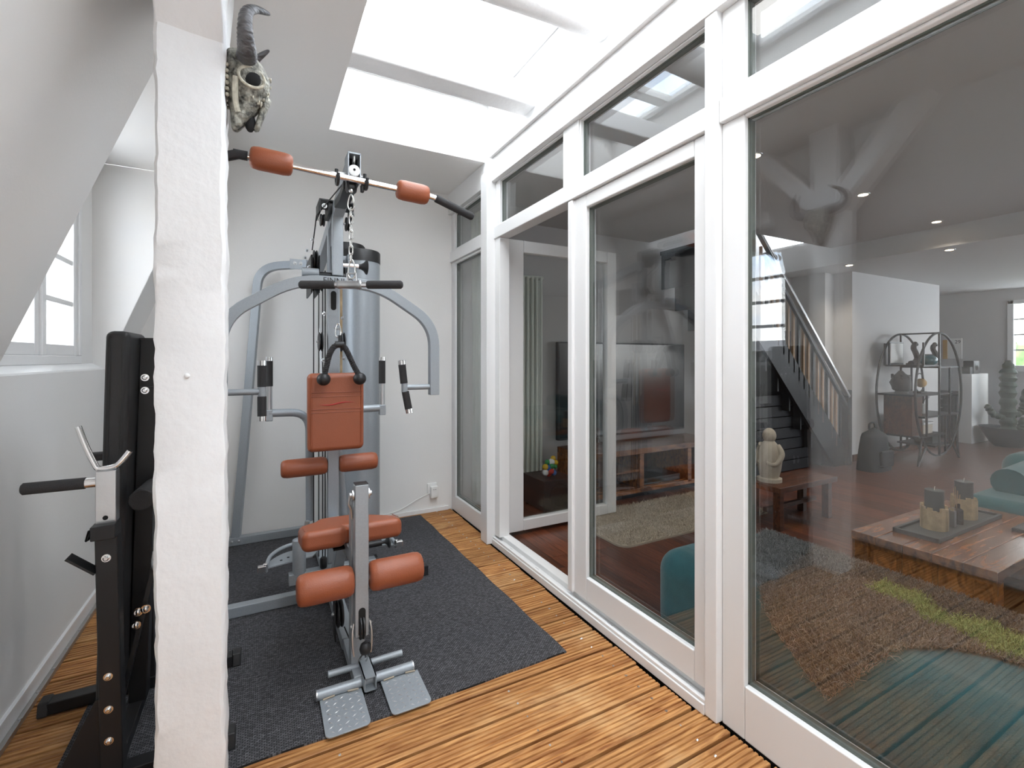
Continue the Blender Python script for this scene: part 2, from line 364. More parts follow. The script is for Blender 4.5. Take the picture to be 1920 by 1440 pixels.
sbox('ceiling', 'wall', -.45, .35, -2.0, YB + .1, ZC, ZC + .2)
sbox('ceiling', 'wall', .35, 1.46, 2.95, YB + .1, ZC, ZC + .2)
sbox('ceiling', 'wall', .35, 1.46, -2.0, -1.80, ZC, ZC + .2)
for b in ((.30, .352, -1.85, 3.0, ZC + .005, 3.05), (.30, 1.46, 2.948, 3.0, ZC + .005, 3.05), (.30, 1.46, -1.85, -1.798, ZC + .005, 3.05)): sbox('wall_skylight', 'wall', *b)
sbox('wall_right', 'trim', 1.38, 1.48, -2.0, YB, 2.602, 3.05)
sbox('trim_2', 'trim', XG, 1.46, -2.0, YB, 2.435, 2.602, bevel=.003)
sbox('trim_3', 'trim', XG - .022, 1.42, -2.0, 2.84, 2.586, 2.612, bevel=.003)
win = struct('window_5', (.85, 1.1, 3.0))
fm = MB().box(.354, .39, -1.796, 2.946, 2.99, 3.049).box(1.34, 1.378, -1.796, 2.946, 2.99, 3.049).box(.39, 1.34, -1.796, -1.76, 2.99, 3.049).box(.39, 1.34, 2.91, 2.946, 2.99, 3.049)
fm.box(.39, 1.34, 1.66, 1.74, 2.995, 3.045).box(.39, 1.34, 2.32, 2.4, 2.995, 3.045); fm.build('frame', 'trim', win, bevel=.004)
for ya, yb in ((-1.76, 1.66), (1.74, 2.32), (2.4, 2.91)): MB().box(.39, 1.34, ya, yb, 3.015, 3.025).build('pane', 'clear_glass', win)
# beams across the light well
o = MB().box(.30, 1.40, 2.30, 2.44, 2.69, 2.815).build('ceiling_beam', 'plaster', bevel=.012); o['kind'] = 'structure'
def logr(t, a): return 1 + .05 * math.sin(3 * a + t * 4) + .03 * math.sin(7 * t + a)
o = MB().lathe((.30, 1.70, 2.77), (1, 0, 0), [(.045 * i, .082 - .0005 * i) for i in range(25)], 24, logr).build('ceiling_beam', 'plaster', smooth=True); o['kind'] = 'structure'
o = MB().lathe((.30, .55, 2.77), (1, 0, 0), [(.045 * i, .085) for i in range(25)], 20, logr).build('ceiling_beam', 'plaster', smooth=True); o['kind'] = 'structure'
# baseboard on the left wall: white upstand and a metal strip with studs
o = sbox('baseboard_left', 'trim', -.752, -.738, -2.0, YB, 0, .075, bevel=.003)
st = MB().box(-.738, -.722, -2.0, YB, .0, .02).build('metal_strip', 'alu', o, bevel=.002)
for i in range(12): MB().ball((-.727, 1.9 + i * .148, .02), .006, 8).build('stud', 'steel', o, smooth=True)
sbox('baseboard_back', 'trim', -.75, XG, YB - .012, YB, 0, .03)

# ------------------------------------------------------------------ dormer window
win = struct('window_1', (-.85, 2.65, 1.2))
fm = MB().box(-.86, -.80, 2.2, 3.11, 1.222, 1.262).box(-.86, -.80, 2.2, 3.11, 2.15, 2.19).box(-.86, -.80, 2.2, 2.235, 1.262, 2.15).box(-.86, -.80, 3.075, 3.11, 1.262, 2.15).box(-.86, -.80, 2.625, 2.655, 1.262, 2.15)
fm.build('frame', 'trim', win, bevel=.004)
for ya, yb in ((2.235, 2.625), (2.655, 3.075)):
    s = MB().box(-.855, -.81, ya, ya + .045, 1.262, 2.15).box(-.855, -.81, yb - .045, yb, 1.262, 2.15).box(-.855, -.81, ya + .045, yb - .045, 1.262, 1.312).box(-.855, -.81, ya + .045, yb - .045, 2.11, 2.15)
    s.build('sash', 'trim', win, bevel=.004)
    zz = [1.312 + i * (2.11 - 1.312) / 4 for i in range(5)]
    for i in range(4):
        MB().box(-.836, -.830, ya + .045, yb - .045, zz[i], zz[i + 1]).build('pane', 'clear_glass', win)
        if i: MB().box(-.85, -.815, ya + .045, yb - .045, zz[i] - .013, zz[i] + .013).build('glazing_bar', 'trim', win, bevel=.004)

# ------------------------------------------------------------------ the glazed wall
def gwin(name, y0, y1, z0, z1, bl, br, bb, bt, glass=True, kindname='structure'):   # frame bars: bl far side, br near side
    w = struct(name, (1.42, (y0 + y1) / 2, z0))
    m = MB().box(1.392, 1.455, y1 - bl, y1, z0, z1).box(1.392, 1.455, y0, y0 + br, z0, z1).box(1.392, 1.455, y0 + br, y1 - bl, z0, z0 + bb).box(1.392, 1.455, y0 + br, y1 - bl, z1 - bt, z1)
    m.build('frame', 'trim', w, bevel=.005)
    a0, a1, c0, c1 = y0 + br, y1 - bl, z0 + bb, z1 - bt
    g = MB()
    for b in ((a0, a0 + .006, c0, c1), (a1 - .006, a1, c0, c1), (a0, a1, c0, c0 + .006), (a0, a1, c1 - .006, c1)): g.box(1.411, 1.439, *b)
    g.build('gasket', 'gasket', w)
    MB().box(1.414, 1.436, a0 + .004, a1 - .004, c0 + .004, c1 - .004).build('pane', 'glass', w)
    return w
sbox('trim_4', 'trim', 1.325, 1.42, 2.845, 2.945, .003, 2.5, bevel=.004)     # post between far window and door
sbox('trim_5', 'trim', 1.365, 1.44, 1.082, 1.132, .003, 2.5, bevel=.004)     # post between door and big window
sbox('trim_6', 'trim', 1.376, 1.46, -2.0, 1.082, 2.05, 2.132, bevel=.005)
sbox('trim_7', 'trim', 1.376, 1.46, 1.132, 2.845, 2.05, 2.132, bevel=.005)
sbox('trim_8', 'trim', 1.376, 1.46, 2.945, YB, 2.04, 2.125, bevel=.005)
sbox('trim_9', 'trim', 1.385, 1.46, 2.775, 2.845, .06, 2.05, bevel=.004)     # door jamb
gwin('window_2', 2.945, YB, 0.0, 2.04, .075, .03, .125, .02)
gwin('window_2', 2.945, YB, 2.125, 2.435, .075, .03, .02, .01)
gwin('window_3', -.62, 1.082, .0, 2.05, .085, .08, .178, .012)
gwin('window_3', -2.0, -.62, .0, 2.05, .08, .08, .178, .012)
gwin('window_4', 1.132, 1.90, 2.132, 2.435, .01, .01, .012, .008)
gwin('window_4', 2.035, 2.845, 2.132, 2.435, .06, .01, .012, .008)
gwin('window_4', -2.0, 1.082, 2.132, 2.435, .085, .05, .03, .008)
sbox('trim_10', 'trim', 1.385, 1.455, 1.90, 2.035, 2.132, 2.435, bevel=.004)
# sill track with drain slots
tr = MB().box(1.362, 1.47, 1.132, 2.845, .0, .038).box(1.368, 1.384, 1.132, 2.845, .038, .052).box(1.412, 1.47, 1.132, 2.845, .038, .066)
o = tr.build('trim_11', 'trim', bevel=.003); o['kind'] = 'structure'
for yy in (2.62, 2.30, 1.98, 1.66, 1.34): MB().box(1.392, 1.399, yy, yy + .035, .0375, .0386).build('slot', 'dark_hole', o)
# closed leaf
w = struct('door_2', (1.42, 1.55, .07))
MB().box(1.392, 1.455, 1.845, 1.95, .068, 2.048).box(1.392, 1.455, 1.132, 1.20, .068, 2.048).box(1.392, 1.455, 1.20, 1.845, .068, .183).box(1.392, 1.455, 1.20, 1.845, 1.984, 2.048).build('frame', 'trim', w, bevel=.006)
MB().box(1.378, 1.46, 1.942, 1.985, .068, 2.048).build('meeting_stile', 'trim', w, bevel=.008)
g = MB()
for b in ((1.20, 1.206, .183, 1.984), (1.839, 1.845, .183, 1.984), (1.20, 1.845, .183, .189), (1.20, 1.845, 1.978, 1.984)): g.box(1.411, 1.439, *b)
g.build('gasket', 'gasket', w)
MB().box(1.414, 1.436, 1.204, 1.841, .187, 1.98).build('pane', 'glass', w)
# open leaf, folded into the living room
w = struct('door_1', (1.5, 2.9, .04))
MB().box(1.50, 1.62, 2.865, 2.925, .04, 2.075).box(2.365, 2.455, 2.865, 2.925, .04, 2.075).box(1.62, 2.365, 2.865, 2.925, .04, .115).box(1.62, 2.365, 2.865, 2.925, 1.99, 2.075).build('frame', 'trim', w, bevel=.006)
MB().box(1.50, 1.506, 2.925, 2.94, .04, 2.075).box(1.505, 2.45, 2.90, 2.912, 2.075, 2.083).build('gasket', 'gasket', w)
MB().box(1.475, 1.497, 2.885, 2.93, .045, 2.07).build('rebate_stile', 'trim', w, bevel=.004)
MB().box(1.462, 1.475, 2.90, 2.91, .045, 2.07).box(1.4965, 1.5005, 2.868, 2.90, .045, 2.07).build('gap_shade', 'dark_hole', w)  # dark strips paint the shade of the gap and joint beside the leaf
MB().box(1.615, 2.37, 2.885, 2.905, .11, 1.995).build('pane', 'glass', w)
for zz in (.10, .78, 1.42, 2.03):
    h = MB().box(1.462, 1.478, 2.852, 2.872, zz - .035, zz + .035).cyl((1.466, 2.85, zz - .03), (1.466, 2.85, zz + .03), .009, 10).build('hinge', 'steel', w)
MB().box(1.462, 1.49, 2.846, 2.87, .05, .12).build('hinge', 'steel', w)

# ------------------------------------------------------------------ white timber post with its brace
tp = MB()
def wob(u, z, q): return .0012 * math.sin(9 * z + q) + .001 * math.sin(23 * z + 2 * q) + .0009 * math.sin(47 * z + q * 3) + .0012 * math.sin(110 * z + 7 * math.sin(13 * z + q))
px0, px1, py0, py1 = -.246, -.090, 1.50, 1.66
ring = [(px0, py0 + .008), (px0 + .008, py0), ((px0 + px1) / 2, py0), (px1 - .008, py0), (px1, py0 + .008), (px1, (py0 + py1) / 2), (px1, py1 - .008), (px1 - .008, py1), (px0 + .008, py1), (px0, py1 - .008)]
nz = 110; vs = []
for j in range(nz):
    z = 2.62 * j / (nz - 1)
    for i, (x, y) in enumerate(ring):
        dx = wob(0, z, 1.7 if x > -.15 else 4.1) * (1 if abs(x + .168) > .05 else 0); dy = .004 * math.sin(5 * z + i) + random.uniform(-.0012, .0012)
        vs.append((x + dx + random.uniform(-.0012, .0012), y + dy, z))
n = len(ring); fs = [tuple(range(n)), tuple(range((nz - 1) * n, nz * n))]
for j in range(nz - 1):
    for i in range(n): fs.append((j * n + i, j * n + (i + 1) % n, (j + 1) * n + (i + 1) % n, (j + 1) * n + i))
post = tp.add(vs, fs).build('timber_post', 'plaster', smooth=True); post['kind'] = 'structure'
post['label'] = 'rough white painted timber post beside the black weight bench'
for ya, yb in ((1.58, 1.02), (1.58, 2.10)):
    MB().sweep([(-.168, ya, 2.10), (-.168, yb, 2.10 + abs(yb - ya) * 1.18)], .152, .105, up=(0, .76 * (1 if yb < ya else -1), .65)).build('brace', 'plaster', post, bevel=.006)
MB().ball((-.175, 1.503, 1.203), .007, 10).build('plug', 'plaster', post, smooth=True)

# ------------------------------------------------------------------ woven mat under the gym
def matedge():
    pts = []
    for i in range(40): t = i / 40; pts.append((-.55 + 1.69 * t, 1.648 + .0015 * math.sin(t * 40) + .003 * math.sin(t * 7)))
    for i in range(40): t = i / 40; pts.append((1.14 - .03 * t + .0025 * math.sin(t * 31), 1.648 + 1.98 * t))
    pts += [(1.11, 3.628), (-.55, 3.628)]; return pts
tag(MB().prism(matedge(), .0, .007).build('gym_mat', 'mat'), 'charcoal woven mat on the deck under the home gym', 'mat')

# ------------------------------------------------------------------ socket, adapter, thin cable
t = thing('wall_socket', (1.225, YB, .17), 'white wall socket with plug-in adapter low on the back wall', 'socket')
MB().box(1.18, 1.26, YB - .012, YB, .155, .235).build('plate', 'white_plastic', t, bevel=.004)
MB().box(1.20, 1.262, YB - .045, YB - .012, .118, .215).build('adapter', 'white_plastic', t, bevel=.01, seg=3)
MB().lathe((1.231, YB - .046, .19), (0, 1, 0), [(0, .022), (.001, .018), (.003, .017)], 20).build('socket_face', 'paper', t, smooth=True)
for q in (-.008, .008): MB().cyl((1.231 + q, YB - .047, .19), (1.231 + q, YB - .044, .19), .003, 8).build('hole', 'dark_hole', t)
tag(MB().tube(crom([(1.20, YB - .02, .16), (1.10, YB - .01, .12), (.95, YB - .01, .055), (.80, YB - .01, .035), (.70, YB - .01, .03)]), .003, 6).build('power_cable', 'white_plastic', smooth=True), 'thin pale cable running along the back wall from the adapter', 'cable')

# ------------------------------------------------------------------ home gym
CX = .33
gym = thing('multi_gym', (CX, 2.6, .007), 'grey steel home gym with brown padded seat, backrest and rollers on the mat', 'home gym')
def part(mb, name, mat='silver', **k): return mb.build(name, mat, gym, **k)
def bolt(p, ax, r=.008, mat='steel', parent=None):
    MB().lathe(p, ax, [(0, r * 1.5), (.002, r * 1.5), (.002, r), (.006, r), (.009, r * .6)], 12).build('bolt', mat, parent or gym, smooth=True)
FZ = .008
part(MB().box(CX - .03, CX + .03, 2.10, 3.60, FZ, FZ + .05), 'base_beam', bevel=.003)
part(MB().box(CX - .026, CX + .026, 1.83, 2.10, FZ + .003, FZ + .046), 'base_beam', bevel=.003)
part(MB().box(-.23, .815, 2.60, 2.65, FZ, FZ + .05), 'cross_tube', bevel=.003)
for xa in (-.26, .812): part(MB().box(xa, xa + .03, 2.597, 2.653, FZ - .001, FZ + .054), 'end_cap', 'black_plastic', bevel=.003)
part(MB().box(-.30, .76, 3.60, 3.65, FZ, FZ + .052), 'cross_tube', bevel=.003)
for x in (-.175, -.135): bolt((x, 3.60, .036), (0, -1, 0), .007)
gf = bend([(-.152, 3.625, .06), (-.035, 3.60, 1.60), (-.02, 3.58, 1.86), (.27, 3.36, 1.87)], .16, 10)
part(MB().sweep(gf, .05, .045, up=(.25, 1, 0)), 'rear_guard', bevel=.003)
part(MB().box(.16, .27, 3.36, 3.366, 1.83, 1.895), 'guard_plate')
for x in (.19, .225): bolt((x, 3.36, 1.868), (0, -1, 0), .008)
# main column and slots
col = part(MB().box(CX - .027, CX + .027, 2.60, 2.65, .05, 1.97), 'column', bevel=.003)
for za, zb in ((1.50, 1.60), (1.70, 1.84)):
    MB().prism([(CX + .014 * math.cos(a), (zb - .014 if 0 <= a <= math.pi else za + .014) + .014 * math.sin(a)) for a in [i * math.pi / 10 for i in range(20)]], 2.5985, 2.603, 'y').build('slot', 'dark_hole', col)
part(MB().sweep([(CX - .012, 2.655, .06), (CX - .012, 3.32, 1.85)], .002, .002), 'stay_wire', 'steel')
# boom and head
bd = Vector((0, -1.36, .205)).normalized()
part(MB().sweep([(CX, 3.36, 1.835), (CX, 2.02, 2.037)], .05, .062, up=(0, .15, 1)), 'boom', bevel=.003)
hd = MB().box(CX - .026, CX - .022, 1.965, 2.05, 1.965, 2.075).box(CX + .020, CX + .024, 1.965, 2.05, 1.965, 2.075).box(CX - .026, CX + .024, 1.965, 2.05, 2.072, 2.078)
part(hd, 'boom_head', 'silver')
part(MB().box(CX - .022, CX + .020, 2.02, 2.05, 1.96, 2.073), 'head_cavity', 'dark_hole')
part(MB().lathe((CX - .004, 1.985, 2.055), (1, 0, 0), [(0, .018), (.003, .013), (.006, .018)], 18), 'pulley', 'white_plastic', smooth=True, label='small white pulley')
wp = part(MB().lathe((CX - .002, 1.962, 2.005), (0, 1, 0), [(0, .019), (.002, .0225), (.01, .0225), (.012, .018)], 24), 'pulley_disc', 'white_plastic', smooth=True, label='white cable stop disc')
MB().cyl((CX - .002, 1.96, 2.007), (CX - .002, 1.964, 2.007), .005, 12).build('disc_hole', 'dark_hole', wp)
part(MB().tube([(CX - .002, 1.975, 2.02), (CX - .002, 1.982, 2.062)], .0035, 8), 'cable', 'black_plastic')
part(MB().lathe((CX - .03, 1.99, 1.945), (1, 0, 0), [(0, .02), (.006, .026), (.01, .02), (.03, .02), (.034, .026), (.04, .02)], 18), 'cable_stop', 'black_plastic', smooth=True)
part(MB().box(CX + .024, CX + .038, 1.965, 1.985, 1.925, 1.955), 'cable_stop', 'black_plastic', bevel=.004)
for sx in (-1, 1):                                    # coated hooks that carry the lat bar
    xh = CX - .012 + sx * .055
    part(MB().tube(bend([(CX, 2.0, 1.998), (xh, 2.0, 1.998), (xh, 1.985, 1.985)], .012, 4), .004, 8), 'hook_rod', 'steel', smooth=True)
    part(MB().tube(crom([(xh, 1.985, 2.005), (xh, 1.985, 1.965), (xh, 1.975, 1.942), (xh, 1.955, 1.938), (xh, 1.938, 1.952), (xh, 1.934, 1.972)], 4), .007, 10), 'bar_hook', 'black_plastic', smooth=True)
part(MB().sweep([(CX - .01, 2.03, 1.965), (CX - .01, 2.14, 1.95), (CX - .01, 2.30, 1.962)], .05, .035, up=(0, .1, 1)), 'boom_bracket', 'black_metal', bevel=.003)
bk = MB().box(CX - .085, CX + .075, 2.44, 2.60, 2.018, 2.024).box(CX - .085, CX - .08, 2.44, 2.60, 1.955, 2.02).box(CX + .07, CX + .075, 2.44, 2.60, 1.955, 2.02).box(CX - .042, CX + .03, 2.46, 2.60, 1.96, 2.02)
bk.prism([(2.42, 1.955), (2.47, 2.02), (2.475, 1.955)], CX - .085, CX - .08, 'x').prism([(2.42, 1.955), (2.47, 2.02), (2.475, 1.955)], CX + .07, CX + .075, 'x')
part(bk, 'pivot_bracket', 'black_metal')
bolt((CX - .06, 2.458, 1.995), (0, -1, 0), .008)
for x, yy, zz, r in ((CX - .065, 2.50, 1.935, .03), (CX + .055, 2.50, 1.93, .035), (CX - .075, 2.75, 1.78, .055), (CX - .075, 2.95, 1.70, .06), (CX + .048, 2.64, 1.72, .055), (CX - .06, 2.63, 1.335, .05), (CX + .05, 2.63, 1.335, .05), (CX - .05, 2.72, 1.66, .05)):
    pu = part(MB().lathe((x - .011, yy, zz), (1, 0, 0), [(0, r * .9), (.002, r), (.006, r), (.011, r * .8), (.016, r), (.02, r), (.022, r * .9)], 28), 'pulley', 'black_plastic', smooth=True)
    bolt((x - .012, yy, zz), (-1, 0, 0), .006, parent=pu)
part(MB().box(CX - .10, CX - .092, 2.70, 3.0, 1.60, 1.80).box(CX - .06, CX - .056, 2.70, 3.0, 1.60, 1.80), 'pulley_bracket', 'black_metal')
part(MB().box(CX + .03, CX + .075, 2.655, 2.66, 1.67, 1.80).box(CX + .072, CX + .076, 2.60, 2.66, 1.67, 1.80), 'pulley_bracket', 'silver')
for x, yy, zz in ((CX - .10, 2.62, 1.86), (CX - .115, 2.75, 1.83), (CX - .12, 2.80, 1.80), (CX - .045, 2.60, 1.62), (CX - .045, 2.60, 1.48), (CX + .045, 2.60, 1.46), (CX - .05, 2.60, 1.24), (CX - .105, 2.74, 1.74), (CX + .05, 2.6, 1.25), (CX + .05, 2.6, 1.12)): bolt((x, yy, zz), (-1, -.6, 0), .007)
# swinging press arm
part(MB().box(CX - .026, CX + .024, 2.43, 2.478, 1.655, 1.965), 'swing_tube', bevel=.004)
part(MB().cyl((CX - .16, 2.47, 1.665), (CX - .085, 2.47, 1.665), .022, 18), 'pivot_tube', smooth=True)
part(MB().cyl((CX - .085, 2.47, 1.655), (CX + .06, 2.47, 1.655), .018, 18), 'pivot_tube', 'black_metal', smooth=True)
pa = bend([(CX - .49, 2.44, 1.052), (CX - .49, 2.44, 1.43), (CX - .19, 2.44, 1.622), (CX + .19, 2.44, 1.622), (CX + .49, 2.44, 1.43), (CX + .49, 2.44, 1.052)], .12, 8)
arm = part(MB().sweep(pa, .05, .045, up=(0, 1, 0)), 'press_arm', bevel=.003)
text('brand_lettering', 'FINNLO', .040, (CX + .0, 2.4168, 1.624), (H, 0, 0), 'black_plastic', arm)
for sx in (-1, 1):                                    # fly handles
    hx = CX + sx * .33; ex = CX + sx * .49
    hb = part(MB().cyl((ex - sx * .02, 2.44, 1.096), (hx, 2.44, 1.096), .0145, 16), 'handle_bar', smooth=True)
    dx = .015 if sx > 0 else 0
    top, bot, mid = V(hx - dx, 2.44, 1.238), V(hx + dx * 1.6, 2.43, .962), V(hx, 2.438, 1.096)
    for a, b_ in ((top, mid), (bot, mid)):
        d = (b_ - a).normalized(); e = mid - d * .022
        MB().lathe(a, d, [(0, .014), (0, .0185), (.022, .0185)], 18).build('end_ferrule', 'chrome', hb, smooth=True)
        MB().lathe(a + d * .022, d, [(0, .019), ((e - a).length - .022, .019)], 18).build('grip', 'foam', hb, smooth=True)
        MB().cyl(a - d * .0006, a + d * .002, .012, 16).build('end_plug', 'black_plastic', hb)
    MB().cyl(mid + V(0, 0, -.024), mid + V(0, 0, .024), .0165, 16).build('socket_tube', 'silver', hb, smooth=True)
# butterfly lower arm
for sx in (-1, 1):
    xh = CX + sx * .297
    pts = [(xh, 2.81, .957), (CX + sx * .10, 2.81, .953), (CX + sx * (.095 if sx < 0 else .08), 2.83, .35)]
    if sx > 0: pts = [(xh, 2.81, .957), (CX + .085, 2.81, .955), (CX + .045, 2.80, .80), (CX + .10, 2.85, .20)]
    part(MB().tube(bend(pts, .10, 8), .021, 16), 'lower_arm', smooth=True)
    jt = part(MB().box(xh - .018, xh + .018, 2.79, 2.83, .915, .975), 'handle_joint', bevel=.004)
    MB().cyl((xh, 2.81, .97), (xh, 2.81, 1.10), .0155, 16).build('handle_post', 'steel', jt, smooth=True)
    MB().cyl((xh, 2.81, 1.10), (xh, 2.81, 1.235), .019, 18).build('grip', 'foam', jt, smooth=True)
    MB().cyl((xh, 2.81, 1.235), (xh, 2.81, 1.256), .0185, 18).build('end_ferrule', 'chrome', jt, smooth=True)
# upholstery
pad = part(MB().box(CX - .135, CX + .132, 2.470, 2.535, .787, 1.175), 'back_pad', 'leather', bevel=.026, seg=5)
for zz, mt in ((1.080, 'leather_dark'), (1.060, 'leather'), (.997, 'leather_dark'), (.982, 'leather')):
    MB().tube([(CX - .122, 2.4695, zz), (CX + .12, 2.4695, zz)], .0022, 8).build('seam', mt, pad, smooth=True)
for x in (CX - .119, CX + .116): MB().tube([(x, 2.4695, .82), (x, 2.4695, 1.145)], .0018, 8).build('seam', 'leather', pad, smooth=True)
ln = [(CX - .085 + .17 * t, 2.468, 1.024 + .009 * (t - .5) + .004 * math.sin(.6 - t * 7.5)) for t in [i / 20 for i in range(21)]]
MB().tube(ln, [.0004 + .0032 * math.sin(math.pi * i / 20) for i in range(21)], 8).build('emblem', 'red', pad, smooth=True, label='red swoosh mark')
part(MB().box(CX - .09, CX + .09, 2.535, 2.555, .90, 1.08).box(CX - .02, CX + .02, 2.55, 2.60, .95, 1.02), 'pad_bracket', 'black_metal')
part(roller((CX - .247, 2.625, .690), (CX - .028, 2.625, .690), .046), 'foam_roller', 'leather', smooth=True)
part(roller((CX + .029, 2.625, .690), (CX + .229, 2.625, .690), .046), 'foam_roller', 'leather', smooth=True)
part(MB().cyl((CX - .05, 2.625, .69), (CX + .05, 2.625, .69), .0125), 'roller_rod', 'chrome', smooth=True)
sp = [(-.195, 1.965), (-.032, 1.965), (-.026, 2.02), (.026, 2.02), (.032, 1.965), (.195, 1.965), (.197, 2.08), (.12, 2.24), (.105, 2.34), (-.105, 2.34), (-.135, 2.25), (-.197, 2.18)]
seat = MB().prism([(CX + a, b_) for a, b_ in sp], .497, .578)
seat.v = [(x, y_, z - (y_ - 1.965) * .19) for x, y_, z in seat.v]
seat = part(seat, 'seat', 'leather', bevel=.03, seg=5)
def sz(y_, top=.578): return top - (y_ - 1.965) * .19
for s in (-1, 1): MB().tube([(CX + s * .183, 1.995, sz(1.995) + .0005), (CX + s * .183, 2.10, sz(2.10) + .0005)], .0018, 6).build('seam', 'leather_dark', seat)
part(MB().sweep([(CX, 1.93, .47), (CX, 2.60, .40)], .05, .05, up=(0, .1, 1)), 'seat_beam', bevel=.003)
part(MB().box(CX - .07, CX + .07, 2.05, 2.25, .455, .462), 'seat_plate', 'black_metal')
part(MB().sweep([(CX, 2.30, .40), (CX, 2.56, .10)], .048, .048, up=(1, 0, 0)), 'seat_strut', bevel=.003)
part(MB().box(CX - .026, CX + .026, 1.895, 1.945, .055, .715), 'front_post', bevel=.003)
# leg lever
lev = part(MB().box(CX - .024, CX + .026, 1.815, 1.862, .205, .775), 'leg_lever', bevel=.004)
MB().box(CX - .023, CX + .025, 1.816, 1.861, .773, .778).build('end_cap', 'black_plastic', lev, bevel=.002)
MB().prism([(CX + .001 + .013 * math.cos(a), (.302 if a <= math.pi else .222) + .013 * math.sin(a)) for a in [i * math.pi / 10 for i in range(20)]], 1.8135, 1.818, 'y').build('slot', 'dark_hole', lev)
MB().lathe((CX - .009, 1.835, .238), (1, 0, 0), [(0, .042), (.003, .047), (.007, .047), (.01, .04), (.013, .047), (.017, .047), (.02, .042)], 28).build('pulley', 'black_plastic', lev, smooth=True)
for s in (-1, 1):
    MB().lathe((CX + s * .026, 1.84, .735), (s, 0, 0), [(0, .02), (.006, .02), (.006, .009), (.014, .009)], 18).build('pivot_washer', 'steel', lev, smooth=True)
    MB().sweep(bend([(CX + s * .030, 1.825, .26), (CX + s * .036, 1.818, .225), (CX + s * .034, 1.812, .17), (CX + s * .030, 1.81, .148)], .02, 3), .004, .022, up=(0, 1, 0)).build('pulley_cheek', 'steel', lev)
    bolt((CX + s * .03, 1.83, .245), (s, 0, 0), .006, parent=lev)
MB().tube(crom([(CX - .036, 1.85, .74), (CX - .04, 1.852, .70), (CX - .032, 1.855, .68), (CX - .028, 1.86, .64)]), .005, 8).build('lock_ring', 'steel', lev, smooth=True)
part(roller((CX - .222, 1.838, .416), (CX - .026, 1.838, .416), .056), 'foam_roller', 'leather', smooth=True)
part(roller((CX + .03, 1.838, .416), (CX + .238, 1.838, .416), .056), 'foam_roller', 'leather', smooth=True)
part(MB().cyl((CX - .05, 1.838, .41), (CX + .05, 1.838, .41), .0125), 'roller_rod', 'chrome', smooth=True)
# low pulley on the base
lp = part(MB().lathe((CX - .05, 2.12, .16), (1, 0, 0), [(0, .05), (.003, .056), (.008, .056), (.013, .046), (.018, .056), (.023, .056), (.026, .05)], 28), 'pulley', 'black_plastic', smooth=True)
MB().box(CX - .06, CX - .055, 2.09, 2.15, .056, .22).build('pulley_bracket', 'black_metal', lp)
bolt((CX - .06, 2.12, .16), (-1, 0, 0), .007, parent=lp)
part(MB().tube(crom([(CX - .02, 2.10, .105), (CX - .005, 2.0, .09), (CX, 1.86, .19)]), .003, 6), 'cable', 'black_plastic', smooth=True)
# swivel crossbar behind the seat
ct = part(MB().box(CX - .214, CX + .205, 2.53, 2.58, .135, .188), 'swivel_bar', bevel=.003)
MB().box(CX + .203, CX + .216, 2.527, 2.583, .132, .192).build('end_cap', 'black_plastic', ct, bevel=.003)
part(MB().box(CX - .026, CX + .026, 2.53, 2.60, .056, .14), 'riser', bevel=.003)
for s in (-1, 1):
    if s < 0:
        MB().lathe((CX + s * .167, 2.55, .186), (0, 0, 1), [(0, .031), (.165, .031), (.165, .025), (.16, .024)], 22).build('swivel_sleeve', 'silver', ct, smooth=True)
        MB().cyl((CX + s * .15, 2.545, .34), (CX + s * .13, 2.54, .44), .012, 12).build('locking_pin', 'steel', ct, smooth=True)
    arc = crom([(CX + s * .31, 2.555, .245), (CX + s * .29, 2.64, .262), (CX + s * .22, 2.71, .27), (CX + s * .12, 2.73, .27), (CX + s * .05, 2.70, .265)])
    sa = part(MB().tube(arc, .009, 10), 'swivel_arm', smooth=True)
    poly = [(p.x, p.y) for p in arc] + [(CX + s * .10, 2.60)]
    MB().prism(poly, .232, .238).build('swivel_plate', 'silver', sa)
    for q in range(3): MB().cyl((CX + s * (.245 - q * .033), 2.615 + .022 * q, .2375), (CX + s * (.245 - q * .033), 2.615 + .022 * q, .2392), .0065, 12).build('hole', 'dark_hole', sa)
    MB().box(CX + s * .33 - .018, CX + s * .33 + .018, 2.535, 2.56, .225, .255).cyl((CX + s * .315, 2.548, .22), (CX + s * .315, 2.548, .262), .011, 12).build('pulley_clevis', 'chrome', sa, bevel=.003)
MB().lathe((CX - .055, 2.545, .186), (0, 0, 1), [(0, .012), (.008, .017), (.05, .017), (.056, .013)], 16).build('knob', 'black_plastic', ct, smooth=True)
kn = part(MB().cyl((CX + .07, 2.548, .262), (CX + .235, 2.548, .262), .017), 'selector_tube', 'black_metal', smooth=True)
MB().lathe((CX + .235, 2.548, .262), (1, 0, 0), [(0, .008), (.018, .009), (.03, .018), (.036, .034), (.042, .034), (.044, .02)], 20).build('knob', 'black_plastic', kn, smooth=True)
# pull pin on the swing tube
kn = part(MB().cyl((CX + .02, 2.455, 1.712), (CX + .105, 2.455, 1.712), .011), 'pull_pin', 'chrome', smooth=True)
MB().lathe((CX + .10, 2.455, 1.712), (1, 0, 0), [(0, .013), (.012, .014), (.026, .022), (.036, .036), (.042, .038), (.045, .03)], 24).build('knob', 'black_plastic', kn, smooth=True)
